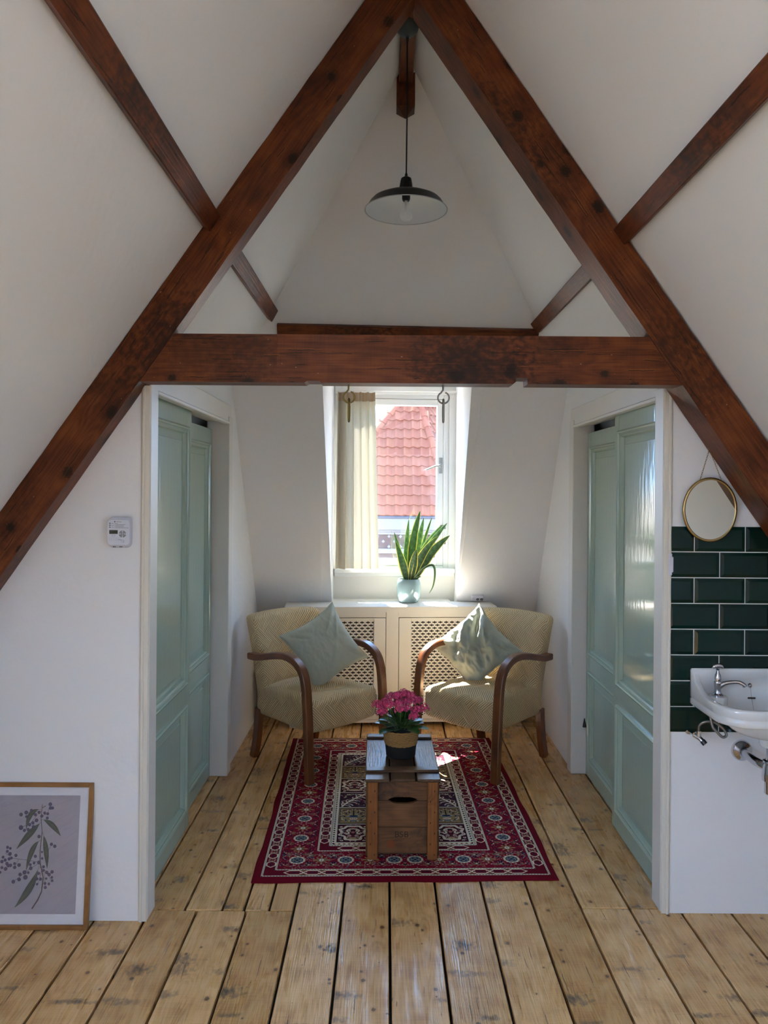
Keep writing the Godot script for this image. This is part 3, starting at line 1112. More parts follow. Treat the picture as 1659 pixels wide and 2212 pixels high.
# ------------------------------------------------------------------ the radiator cabinet under the window
func build_radiator_cabinet() -> void:
	var c := thing("radiator_cabinet", "cream radiator cabinet with two perforated doors below the dormer window", "cabinet", BK * Vector3(-0.03, 0, -0.25), deg_to_rad(4.0))
	var x0 := -0.70
	var x1 := 0.71
	var paint := mat(Color(0.90, 0.885, 0.85), 0.45)
	var s := mk()
	box(s, Vector3(x0, 0.03, -0.19), Vector3(x0 + 0.02, 0.785, 0.02), 0.002)
	box(s, Vector3(x1 - 0.02, 0.03, -0.19), Vector3(x1, 0.785, 0.02), 0.002)
	box(s, Vector3(-0.03, 0.03, -0.02), Vector3(0.055, 0.785, 0.02), 0.002)
	box(s, Vector3(x0 + 0.02, 0.745, -0.02), Vector3(-0.03, 0.785, 0.012), 0.001)
	box(s, Vector3(0.055, 0.745, -0.02), Vector3(x1 - 0.02, 0.785, 0.012), 0.001)
	box(s, Vector3(x0 + 0.02, 0.03, -0.02), Vector3(-0.03, 0.05, 0.012), 0.001)
	box(s, Vector3(0.055, 0.03, -0.02), Vector3(x1 - 0.02, 0.05, 0.012), 0.001)
	obj("body", s, paint, c)
	s = mk()
	box(s, Vector3(x0 + 0.02, 0.03, -0.20), Vector3(x1 - 0.02, 0.785, -0.17))
	obj("back_panel", s, M.void, c)
	s = mk()       # the top board fills the recess of the dormer
	XF = Transform3D(Basis(Vector3(1, 0, 0), Vector3(0, 0, -1), Vector3(0, 1, 0)), Vector3.ZERO)
	prism(s, PackedVector2Array([Vector2(x0 - 0.015, -0.045), Vector2(x1 + 0.015, -0.045), Vector2(x1 + 0.015, 0.20), Vector2(0.445, 0.20), Vector2(0.445, 0.345), Vector2(-0.42, 0.345), Vector2(-0.42, 0.20), Vector2(x0 - 0.015, 0.20)]), 0.785, 0.822)
	XF = Transform3D.IDENTITY
	obj("top", s, paint, c)
	for d in 2:
		var a: float = [x0 + 0.022, 0.058][d]
		var b: float = [-0.033, x1 - 0.022][d]
		var door := Node3D.new()
		door.name = "door"
		c.add_child(door, true)
		s = mk()
		var ga: float = a + 0.085
		var gb: float = ga + floor((b - 0.075 - ga) / 0.04) * 0.04
		var gy0 := 0.24
		var gy1 := 0.72
		box(s, Vector3(a, 0.053, -0.005), Vector3(ga, 0.742, 0.018), 0.002)
		box(s, Vector3(gb, 0.053, -0.005), Vector3(b, 0.742, 0.018), 0.002)
		box(s, Vector3(ga, gy1, -0.005), Vector3(gb, 0.742, 0.018), 0.0)
		box(s, Vector3(ga, 0.053, -0.005), Vector3(gb, gy0, 0.018), 0.0)
		obj("door_frame", s, paint, door)
		# perforated sheet: crosses in staggered rows
		s = mk()
		var z := 0.006
		var rect := func(xa: float, ya: float, xb: float, yb: float) -> void:
			xa = clampf(xa, ga, gb)
			xb = clampf(xb, ga, gb)
			if xb - xa > 1e-5:
				quad(s, Vector3(xa, ya, z), Vector3(xb, ya, z), Vector3(xb, yb, z), Vector3(xa, yb, z))
		for r in 24:
			var y := gy0 + r * 0.02
			for k in range(-1, int(round((gb - ga) / 0.04)) + 1):
				var x := ga + k * 0.04 + (0.02 if r % 2 else 0.0)
				var m := x + 0.02
				rect.call(x, y, x + 0.04, y + 0.0015)
				rect.call(x, y + 0.0185, x + 0.04, y + 0.02)
				for yy in [[0.0015, 0.0065, 0.003], [0.0065, 0.0135, 0.0145], [0.0135, 0.0185, 0.003]]:
					rect.call(x, y + yy[0], m - yy[2], y + yy[1])
					rect.call(m + yy[2], y + yy[0], x + 0.04, y + yy[1])
		obj("perforated_panel", s, paint, door)
	# feet
	for x in [x0 + 0.02, x1 - 0.08]:
		s = mk()
		box(s, Vector3(x, 0, -0.04), Vector3(x + 0.06, 0.03, 0.01))
		obj("foot", s, paint, c)

# ------------------------------------------------------------------ drawing on pictures
func ell(im: Image, cx: float, cy: float, rx: float, ry: float, c: Color) -> void:
	for y in range(int(floor(cy - ry)), int(ceil(cy + ry)) + 1):
		var t := (y - cy) / maxf(ry, 0.3)
		if absf(t) <= 1.0:
			var hw := rx * sqrt(1.0 - t * t)
			var x0 := int(round(cx - hw))
			im.fill_rect(Rect2i(x0, y, maxi(1, int(round(cx + hw)) - x0), 1), c)

func stroke(im: Image, pts: Array, r: float, c: Color) -> void:
	for i in pts.size() - 1:
		var a: Vector2 = pts[i]
		var b: Vector2 = pts[i + 1]
		var n := maxi(1, int((b - a).length()))
		for k in n + 1:
			var p := a.lerp(b, float(k) / n)
			ell(im, p.x, p.y, r, r, c)

func bezier(a: Vector2, b: Vector2, c: Vector2, n := 10) -> Array:
	var out := []
	for i in n + 1:
		var t := float(i) / n
		out.append(a.lerp(b, t).lerp(b.lerp(c, t), t))
	return out

# the print on the rug: borders drawn for one quarter and mirrored, then the field of panels
func rug_picture() -> Image:
	var w2 := 448
	var h2 := 642
	var red := Color(0.50, 0.06, 0.16)
	var edge := Color(0.42, 0.045, 0.12)
	var cream := Color(0.86, 0.81, 0.71)
	var navy := Color(0.11, 0.10, 0.19)
	var tan := Color(0.58, 0.475, 0.30)
	var blue := Color(0.38, 0.44, 0.52)
	var rose := Color(0.62, 0.28, 0.28)
	var rng := RandomNumberGenerator.new()
	rng.seed = 17
	var q := Image.create(w2, h2, false, Image.FORMAT_RGB8)
	q.fill(edge)
	var band := func(a: int, b: int, c: Color) -> void:
		q.fill_rect(Rect2i(a, a, w2 - a, b - a), c)
		q.fill_rect(Rect2i(a, a, b - a, h2 - a), c)
	band.call(22, 64, red.darkened(0.18))
	band.call(64, 177, red)
	band.call(177, 232, red.darkened(0.18))
	for l in [22, 59, 177, 212]:
		band.call(l - 1, l + 7, navy)
		band.call(l, l + 6, cream)
		for k in range(l, 900, 9):
			q.fill_rect(Rect2i(k, l + 2, 4, 2), navy)
			q.fill_rect(Rect2i(l + 2, k, 2, 4), navy)
	band.call(219, 232, cream)
	for k in range(224, 900, 16):
		ell(q, k + 4, 225, 4, 3, edge)
		ell(q, 225, k + 4, 3, 4, navy)
	# guard borders: hexagons and bow ties
	for g in [[44, 27], [197, 182]]:
		var m: float = g[0]
		var k := 0
		var p: float = m + 52
		while p < 700:
			if k % 2 == 0:
				for o in [[m, p, 13.0, 19.0], [p + 22, m, 30.0, 12.0]]:
					var hx := [Vector2(o[0], o[1] - o[3]), Vector2(o[0] + o[2], o[1] - o[3] * 0.45), Vector2(o[0] + o[2], o[1] + o[3] * 0.45), Vector2(o[0], o[1] + o[3]), Vector2(o[0] - o[2], o[1] + o[3] * 0.45), Vector2(o[0] - o[2], o[1] - o[3] * 0.45), Vector2(o[0], o[1] - o[3])]
					if o[2] > 20:
						hx = [Vector2(o[0] - o[2], o[1]), Vector2(o[0] - o[2] * 0.45, o[1] - o[3]), Vector2(o[0] + o[2] * 0.45, o[1] - o[3]), Vector2(o[0] + o[2], o[1]), Vector2(o[0] + o[2] * 0.45, o[1] + o[3]), Vector2(o[0] - o[2] * 0.45, o[1] + o[3]), Vector2(o[0] - o[2], o[1])]
					stroke(q, hx, 2.0, cream)
					for d in [-6, 0, 6]:
						ell(q, o[0] + (d if o[2] > 20 else 0.0), o[1] + (0.0 if o[2] > 20 else float(d)), 3, 2, navy)
			else:
				for o in [[m, p], [p + 22, m]]:
					for d in [[-8, -5], [8, -5], [-8, 5], [8, 5], [0, 0]]:
						ell(q, o[0] + d[0], o[1] + d[1], 4, 2, cream if d[0] else tan)
					stroke(q, [Vector2(o[0] - 10, o[1] - 11), Vector2(o[0] + 8, o[1] - 13)], 1.2, tan)
					stroke(q, [Vector2(o[0] - 10, o[1] + 13), Vector2(o[0] + 8, o[1] + 11)], 1.2, tan)
			p += 27
			k += 1
	# main border: scrolls, rosettes and stars in turn
	var spots := []
	var p2 := 120.0
	while p2 < 680:
		spots.append([120.0, p2, spots.size() / 2])
		spots.append([p2, 120.0, spots.size() / 2])
		p2 += 74
	for sp in spots:
		var c := Vector2(sp[0], sp[1])
		for f in [Vector2(1, 1), Vector2(-1, 1), Vector2(1, -1), Vector2(-1, -1)]:
			stroke(q, bezier(c + f * Vector2(14, 36), c + f * Vector2(40, 40), c + f * Vector2(46, 14)), 1.4, cream.darkened(0.35))
			stroke(q, bezier(c + f * Vector2(46, 14), c + f * Vector2(30, 8), c + f * Vector2(34, 22)), 1.6, navy)
			stroke(q, bezier(c + f * Vector2(22, 30), c + f * Vector2(34, 24), c + f * Vector2(30, 36)), 1.4, tan)
			ell(q, c.x + f.x * 44, c.y + f.y * 30, 3, 4, navy)
			ell(q, c.x + f.x * 38, c.y + f.y * 27, 2, 3, cream)
			ell(q, c.x + f.x * 8, c.y + f.y * 31, 3, 2, cream)
			ell(q, c.x + f.x * 50, c.y + f.y * 6, 2, 4, rose)
	for k in 900:         # fine tendrils over the main border
		var t := rng.randf_range(70, 640)
		var c := Vector2(rng.randf_range(70, 172), t) if k % 2 else Vector2(t, rng.randf_range(70, 172))
		var ink: Color = [cream.darkened(0.25), navy, tan, rose, blue, navy][k % 6]
		stroke(q, bezier(c, c + Vector2(rng.randf_range(-7, 7), rng.randf_range(-7, 7)), c + Vector2(rng.randf_range(-10, 10), rng.randf_range(-10, 10)), 6), 0.9, ink)
	for sp in spots:
		var c := Vector2(sp[0], sp[1])
		if int(sp[2]) % 2 == 0:
			for k in 16:
				var a := TAU * k / 16
				ell(q, c.x + cos(a) * 21, c.y + sin(a) * 21, 4.6, 4.6, cream if k % 2 == 0 else cream.darkened(0.12))
			ell(q, c.x, c.y, 18, 18, navy)
			ell(q, c.x, c.y, 16, 16, blue)
			for k in 8:
				var a := TAU * k / 8
				ell(q, c.x + cos(a) * 10, c.y + sin(a) * 10, 3, 3, navy if k % 2 else tan)
			ell(q, c.x, c.y, 4, 4, navy)
		else:
			for k in 8:
				var a := TAU * k / 8
				stroke(q, [c, c + Vector2(cos(a), sin(a)) * (25.0 if k % 2 == 0 else 15.0)], 3.0, tan)
				ell(q, c.x + cos(a) * 20, c.y + sin(a) * 20, 3, 3, tan.lightened(0.15))
			ell(q, c.x, c.y, 10, 10, navy)
			for k in 6:
				var a := TAU * k / 6
				ell(q, c.x + cos(a) * 6, c.y + sin(a) * 6, 3.4, 3.4, cream)
			ell(q, c.x, c.y, 3, 3, blue)
	var im := Image.create(w2 * 2, h2 * 2, false, Image.FORMAT_RGB8)
	for fy in 2:
		for fx in 2:
			var c := q.duplicate()
			if fx:
				c.flip_x()
			if fy:
				c.flip_y()
			im.blit_rect(c, Rect2i(0, 0, w2, h2), Vector2i(fx * w2, fy * h2))
	# the field: six rows of four panels; the right half mirrors the left
	im.fill_rect(Rect2i(232, 232, 432, 820), cream)
	for r in 6:
		for col in 2:
			var kind := (5 - r + 2 * col) % 3     # 0 scrolls, 1 vase, 2 branches; row 5 lies at the front
			var pan := Image.create(100, 127, false, Image.FORMAT_RGB8)
			if kind == 0:
				pan.fill(Color(0.28, 0.06, 0.12))
				for f in [1.0, -1.0]:
					var h := func(x: float, y: float) -> Vector2: return Vector2(50 + f * x, y)
					var lobe := [h.call(0, 12), h.call(20, 10), h.call(30, 26), h.call(44, 34), h.call(36, 56), h.call(44, 74), h.call(28, 86), h.call(24, 108), h.call(0, 112)]
					stroke(pan, lobe, 5.0, cream)
					stroke(pan, bezier(h.call(0, 30), h.call(26, 34), h.call(18, 52)), 3.2, cream)
					stroke(pan, bezier(h.call(18, 52), h.call(8, 60), h.call(22, 70)), 3.0, cream)
					stroke(pan, bezier(h.call(6, 76), h.call(24, 74), h.call(14, 92)), 1.8, rose.lightened(0.3))
					for d in [[14, 42, 5], [26, 62, 4], [10, 82, 4], [40, 16, 4], [42, 98, 4], [36, 116, 4]]:
						var c: Vector2 = h.call(d[0], d[1])
						ell(pan, c.x, c.y, d[2] + 1, d[2] + 1, cream)
						ell(pan, c.x, c.y, d[2] - 2, d[2] - 2, rose if d[1] < 80 else navy)
				ell(pan, 50, 100, 14, 7, tan)
				ell(pan, 50, 20, 7, 6, rose)
				ell(pan, 50, 56, 6, 8, rose.lightened(0.15))
			elif kind == 1:
				pan.fill(tan)
				for f in [1.0, -1.0]:
					var h := func(x: float, y: float) -> Vector2: return Vector2(50 + f * x, y)
					for d in [[10, 12, 30, 10, 40, 24], [40, 40, 26, 34, 24, 50], [44, 64, 30, 60, 30, 78], [8, 24, 22, 30, 12, 44], [38, 92, 24, 88, 26, 108]]:
						stroke(pan, bezier(h.call(d[0], d[1]), h.call(d[2], d[3]), h.call(d[4], d[5])), 2.0, navy)
						ell(pan, h.call(d[4], d[5]).x, d[5], 4, 4, blue.lightened(0.1))
					for d in [[20, 18], [34, 54], [14, 104], [40, 82]]:
						ell(pan, h.call(d[0], d[1]).x, d[1], 3, 3, cream)
						ell(pan, h.call(d[0] + 6, d[1] + 4).x, d[1] + 4, 3, 2, rose)
				stroke(pan, [Vector2(50, 8), Vector2(50, 64)], 2.0, navy)
				ell(pan, 50, 68, 22, 9, blue)
				ell(pan, 50, 66, 14, 5, navy)
				ell(pan, 50, 88, 14, 7, cream)
				ell(pan, 50, 88, 8, 4, rose)
				ell(pan, 50, 104, 9, 5, blue)
				for e in 4:
					stroke(pan, [Vector2(4, 4), Vector2(96, 4), Vector2(96, 123), Vector2(4, 123), Vector2(4, 4)], 1.0, navy)
			else:
				pan.fill(Color(0.24, 0.12, 0.17))
				stroke(pan, bezier(Vector2(8, 122), Vector2(30, 70), Vector2(92, 8), 24), 3.6, cream)
				for k in 7:
					var t := (k + 0.7) / 7.5
					var b := Vector2(8, 122).lerp(Vector2(30, 70), t).lerp(Vector2(30, 70).lerp(Vector2(92, 8), t), t)
					for f in [1.0, -1.0]:
						var d := Vector2(18 * f + 8, -14 if f < 0 else 10)
						var e2 := b + d + Vector2(rng.randf_range(-6, 6), rng.randf_range(-6, 8))
						stroke(pan, bezier(b, b + Vector2(d.x, 0), e2), 2.3, cream)
						ell(pan, e2.x, e2.y, 4.5, 4, rose if (k + int(f)) % 2 else blue)
						ell(pan, e2.x, e2.y, 2, 2, cream)
				for k in 12:
					ell(pan, rng.randf_range(6, 94), rng.randf_range(6, 120), 3, 2, [rose, tan, blue][k % 3])
			# small curls between the large motifs, mirrored about the panel's middle
			for k in 46:
				var c := Vector2(rng.randf_range(5, 49), rng.randf_range(5, 122))
				var ink: Color = [cream, cream, rose, tan.lightened(0.2), navy, blue][k % 6]
				var e1 := Vector2(rng.randf_range(-7, 7), rng.randf_range(-7, 7))
				var e2 := Vector2(rng.randf_range(-9, 9), rng.randf_range(-9, 9))
				for f in 2:
					var fl := Vector2(-1 if f else 1, 1)
					var o := Vector2(100 - c.x if f else c.x, c.y)
					stroke(pan, bezier(o, o + e1 * fl, o + e2 * fl, 6), 1.0, ink)
			var at := Vector2i(232 + col * 108 + 5, 232 + r * 136 + (820 - 6 * 136) / 2 + 4)
			im.fill_rect(Rect2i(at.x - 2, at.y - 2, 104, 131), navy)
			im.blit_rect(pan, Rect2i(0, 0, 100, 127), at)
			pan.flip_x()
			var at2 := Vector2i(896 - at.x - 100, at.y)
			im.fill_rect(Rect2i(at2.x - 2, at2.y - 2, 104, 131), navy)
			im.blit_rect(pan, Rect2i(0, 0, 100, 127), at2)
	return im

func build_rug() -> void:
	var m := tex_mat(rug_picture(), 0.95)
	m.metallic_specular = 0.2
	m.heightmap_enabled = true
	m.heightmap_scale = 0.12
	m.heightmap_texture = ImageTexture.create_from_image(noise(8, 0.35, 2).get_seamless_image(512, 512))
	var half := Vector2(0.636, 0.91)
	var s := mk()
	var nx := 40
	var nz := 60
	var wob := noise(12, 2.2, 2)
	var f := func(i: int, j: int) -> Array:
		var u := float(i) / nx
		var v := float(j) / nz
		var x := lerpf(-half.x, half.x, u)
		var z := lerpf(-half.y, half.y, v)
		var e := minf(minf(u * nx, (1 - u) * nx), minf(v * nz, (1 - v) * nz))
		if i == 0 or i == nx:
			x += wob.get_noise_2d(3.0, z) * 0.008
		if j == 0 or j == nz:
			z += wob.get_noise_2d(x, 9.0) * 0.008
		return [Vector3(x, (0.0035 if e < 0.5 else 0.0105) + 0.0006 * wob.get_noise_2d(x * 3, z * 3), z), Vector2(u, v)]
	s.set_smooth_group(1)
	for i in nx:
		for j in nz:
			var c := [f.call(i, j), f.call(i, j + 1), f.call(i + 1, j + 1), f.call(i + 1, j)]
			for o in [0, 2, 1, 0, 3, 2]:
				s.set_uv(c[o][1])
				s.add_vertex(c[o][0])
	# the cut edge
	s.set_smooth_group(-1)
	var loop := []
	for i in nx: loop.append(f.call(i, nz))
	for j in range(nz, 0, -1): loop.append(f.call(nx, j))
	for i in range(nx, 0, -1): loop.append(f.call(i, 0))
	for j in nz: loop.append(f.call(0, j))
	for k in loop.size():
		var a: Array = loop[k]
		var b: Array = loop[(k + 1) % loop.size()]
		var low := Vector3(1, 0, 1)
		for o in [a, b, [b[0] * low, b[1]], a, [b[0] * low, b[1]], [a[0] * low, a[1]]]:
			s.set_uv(o[1])
			s.add_vertex(o[0])
	var rug := obj("rug", s, m)
	rug.position = Vector3(0.07, 0.0005, -4.078)
	rug.rotation.y = deg_to_rad(1.6)
	tag(rug, "burgundy oriental rug with patterned borders lying under the wooden crate", "rug")

# ------------------------------------------------------------------ armchairs and cushions
func fabric() -> StandardMaterial3D:
	var n := 512
	var im := Image.create(n, n, false, Image.FORMAT_RGB8)
	var hm := Image.create(n, n, false, Image.FORMAT_L8)
	var light := Color(0.94, 0.855, 0.685)
	var dark := Color(0.735, 0.59, 0.385)
	var fuzz := noise(4, 0.3, 2)
	for y in n:
		for x in n:
			var u := x * 4.0 / n
			var v := y * 4.0 / n
			var a := u + v
			var b := u - v + 8.0
			var i := int(floor(a))
			var j := int(floor(b))
			var k := posmod(i - j, 4)
			var t := (b if k < 2 else a) * 6.0
			t = absf(t - floor(t) - 0.5) * 2.0
			var h := clampf(smoothstep(0.12, 0.6, 1.0 - t) + 0.25 * fuzz.get_noise_2d(x, y), 0, 1)
			im.set_pixel(x, y, dark.lerp(light, h))
			hm.set_pixel(x, y, Color(h, h, h))
	var m := tex_mat(im, 0.9)
	m.heightmap_enabled = true
	m.heightmap_scale = 0.5
	m.heightmap_texture = ImageTexture.create_from_image(hm)
	triplanar(m, 1.0 / 0.37)
	return m

func build_chairs() -> void:
	var cloth := fabric()
	var wd := tex_mat(wood(256, 1024, 510, Color(0.27, 0.135, 0.06), Color(0.44, 0.245, 0.12), Color(0.54, 0.32, 0.165), 5.0, [], [], Color.BLACK), 0.33)
	wd.clearcoat_enabled = true
	wd.clearcoat = 0.3
	wd.clearcoat_roughness = 0.25
	var stud := mat(Color(0.10, 0.08, 0.06), 0.6)
	var c := thing("armchair", "", "chair", Vector3(-0.42, 0, -4.604), deg_to_rad(45), "bentwood armchairs with ribbed beige fabric")
	var s := mk()
	round_box(s, Vector3(0.265, 0.088, 0.272), 0.035, Vector3i(12, 3, 12), func(p: Vector3) -> Vector3:
		var w := lerpf(0.90, 1.0, (p.z + 0.272) / 0.544)
		var crown := (1.0 - pow(absf(p.x) / 0.27, 2.2)) * (1.0 - pow(absf(p.z) / 0.28, 2.2))
		var y := p.y + (0.028 * crown if p.y > 0 else -0.012 * (1.0 - pow(absf(p.x) / 0.27, 2.0)) * (0.5 + p.z))
		return Vector3(p.x * w, y + 0.352, p.z + 0.014 * (1.0 - pow(absf(p.x) / 0.27, 2.0)) * signf(maxf(p.z, 0.0))))
	obj("seat", s, cloth, c)
	s = mk()
	round_box(s, Vector3(0.25, 0.295, 0.05), 0.032, Vector3i(12, 12, 2), func(p: Vector3) -> Vector3:
		var t := (p.y + 0.295) / 0.59
		var z := -0.238 - 0.11 * t * (0.5 + 0.5 * t) + 0.035 * pow(p.x / 0.25, 2.0) + p.z + (0.012 * sin(t * PI) if p.z > 0 else 0.0)
		return Vector3(p.x * lerpf(0.93, 1.06, t), p.y + 0.565 - 0.012 * pow(p.x / 0.25, 2.0) * t, z))
	obj("backrest", s, cloth, c)
	US = Vector2(3.0, 0.9)
	for sd in [-1.0, 1.0]:
		s = mk()
		UO = Vector2(0.2 + sd * 0.1, 0.1)
		var x: float = sd * 0.288
		var path := smooth_path([Vector3(x, 0.0115, 0.305), Vector3(x, 0.20, 0.296), Vector3(x, 0.40, 0.284), Vector3(x, 0.54, 0.268), Vector3(x, 0.615, 0.235), Vector3(x, 0.658, 0.17), Vector3(x, 0.672, 0.09), Vector3(x, 0.662, 0.0), Vector3(x * 0.995, 0.640, -0.10), Vector3(x * 0.975, 0.622, -0.19), Vector3(x * 0.955, 0.618, -0.268)], 6)
		var a := 0.025
		var b := 0.019
		var e := 0.005
		sweep(s, path, [Vector2(-a, -b + e), Vector2(-a + e, -b), Vector2(a - e, -b), Vector2(a, -b + e), Vector2(a, b - e), Vector2(a - e, b), Vector2(-a + e, b), Vector2(-a, b - e)], Vector3.RIGHT)
		obj("arm_and_front_leg", s, wd, c)
		s = mk()
		x = sd * 0.232
		sweep(s, smooth_path([Vector3(x, 0.30, -0.238), Vector3(x, 0.20, -0.246), Vector3(x, 0.10, -0.262), Vector3(x, 0.0, -0.288)], 4), [Vector2(-0.018, -0.022), Vector2(0.018, -0.022), Vector2(0.018, 0.022), Vector2(-0.018, 0.022)], Vector3.RIGHT)
		obj("back_leg", s, wd, c)
		# rows of dark tacks where the cover meets the leg
		s = mk()
		for k in 11:
			var y := 0.27 + k * 0.011
			box(s, Vector3(sd * 0.2565 - 0.004, y, 0.277), Vector3(sd * 0.2565 + 0.004, y + 0.006, 0.287), 0.002)
			box(s, Vector3(sd * 0.264 - 0.004, y, 0.250), Vector3(sd * 0.264 + 0.004, y + 0.006, 0.258), 0.002)
		obj("tacks", s, stud, c).set_meta("kind", "stuff")
	US = Vector2.ONE
	UO = Vector2.ZERO
	var c2 := c.duplicate()
	c2.name = numbered("armchair")
	add_child(c2)
	c2.position = Vector3(0.604, 0, -4.628)
	c2.rotation.y = deg_to_rad(-43)
	c.set_meta("label", "beige armchair with bentwood arms holding the smoother grey cushion")
	c2.set_meta("label", "beige armchair with bentwood arms holding the crumpled grey cushion")

	var linen := mat(Color(0.705, 0.725, 0.665), 0.85)
	linen.rim_enabled = true
	linen.rim = 0.2
	cushion(Vector3(-0.368, 0.665, -4.64), Vector3(-0.42, deg_to_rad(22), deg_to_rad(-17)), 0.0, linen, "smooth sage grey cushion standing on its corner in an armchair")
	cushion(Vector3(0.558, 0.642, -4.76), Vector3(-0.40, deg_to_rad(-16), deg_to_rad(-1)), 1.0, linen, "crumpled sage grey cushion with deep folds in an armchair")

# a square cushion on its corner; «crumple» adds deep folds
func cushion(at: Vector3, turn: Vector3, crumple: float, m: Material, label: String) -> void:
	var o := thing("cushion", label, "cushion", at, 0.0, "sage grey cushions")
	o.rotation = turn
	var n := 72
	var half := 0.192
	var small := noise(31 + int(crumple), 9.0, 3)
	var big := noise(35 + int(crumple), 4.2, 2)
	var folds := [[Vector2(0.9, 0.9), Vector2(0.2, 0.35), 0.07, 0.012], [Vector2(0.95, 0.7), Vector2(0.35, 0.0), 0.06, 0.010], [Vector2(-0.9, 0.9), Vector2(-0.45, 0.5), 0.06, -0.012], [Vector2(0.9, -0.9), Vector2(0.5, -0.45), 0.06, -0.010], [Vector2(-0.2, -0.7), Vector2(0.3, -0.1), 0.05, 0.007]]
	if crumple > 0.5:
		folds = [[Vector2(0.85, 0.85), Vector2(-0.1, -0.1), 0.10, -0.045], [Vector2(0.95, 0.6), Vector2(0.25, -0.35), 0.09, 0.030], [Vector2(0.55, 0.95), Vector2(-0.35, 0.3), 0.09, 0.032], [Vector2(0.1, 0.1), Vector2(-0.75, -0.35), 0.10, 0.026], [Vector2(0.15, 0.0), Vector2(-0.3, -0.8), 0.10, -0.030], [Vector2(0.6, -0.2), Vector2(0.15, -0.85), 0.09, 0.028], [Vector2(-0.2, 0.75), Vector2(-0.75, 0.15), 0.09, -0.026], [Vector2(-0.95, 0.9), Vector2(-0.4, 0.55), 0.08, 0.02], [Vector2(0.9, -0.9), Vector2(0.45, -0.4), 0.08, -0.02]]
	var f := func(u: float, v: float, side: float) -> Vector3:
		var x := half * u * (1.0 - 0.09 * (1.0 - v * v)) * (1.0 + 0.05 * pow(absf(u * v), 3.0))
		var y := half * v * (1.0 - 0.09 * (1.0 - u * u)) * (1.0 + 0.05 * pow(absf(u * v), 3.0))
		var d := pow(maxf(0.0, (1.0 - u * u) * (1.0 - v * v)), 0.42)
		var z := 0.072 * d
		var inside := clampf(d * 1.6, 0, 1)
		# folds: [from, to, width, height] in the cushion's own square
		for k in folds:
			var p := Vector2(u, v)
			var ab: Vector2 = k[1] - k[0]
			var t := clampf((p - k[0]).dot(ab) / ab.length_squared(), 0, 1)
			var gap = (p - k[0] - ab * t).length() + 0.05 * big.get_noise_2d(x * 3.0, y * 3.0)
			z += inside * k[3] * (1.7 if crumple > 0.5 else 1.2) * exp(-gap * gap / (k[2] * k[2])) * sin(PI * clampf(t * 0.8 + 0.1, 0, 1))
		z += inside * (absf(small.get_noise_2d(x * 1.3, y * 0.8)) * (0.022 if crumple > 0.5 else 0.007) + 0.007 * big.get_noise_2d(x, y))
		if crumple > 0.5:
			x += 0.012 * big.get_noise_2d(y * 2.0, 4.0)
			y += 0.012 * big.get_noise_2d(x * 2.0, 14.0)
		var a := PI / 4
		return Vector3(x * cos(a) - y * sin(a), x * sin(a) + y * cos(a), side * z)
	var s := mk(1)
	for side in [1.0, -1.0]:
		for i in n:
			for j in n:
				var q := []
				for k in [[0, 0], [1, 0], [1, 1], [0, 1]]:
					q.append(f.call(2.0 * (i + k[0]) / n - 1.0, 2.0 * (j + k[1]) / n - 1.0, side))
				if side > 0:
					quad(s, q[0], q[1], q[2], q[3])
				else:
					quad(s, q[0], q[3], q[2], q[1])
	obj("cover", s, m, o)
	s = mk()
	var rim := []
	for e in 4:
		for k in 18:
			var t := 2.0 * k / 18.0 - 1.0
			var uv: Vector2 = [Vector2(t, -1), Vector2(1, t), Vector2(-t, 1), Vector2(-1, -t)][e]
			rim.append(f.call(uv.x, uv.y, 1.0))
	rim.append(rim[0])
	tube(s, rim, 0.0032, 6, true)
	obj("piping", s, m, o)

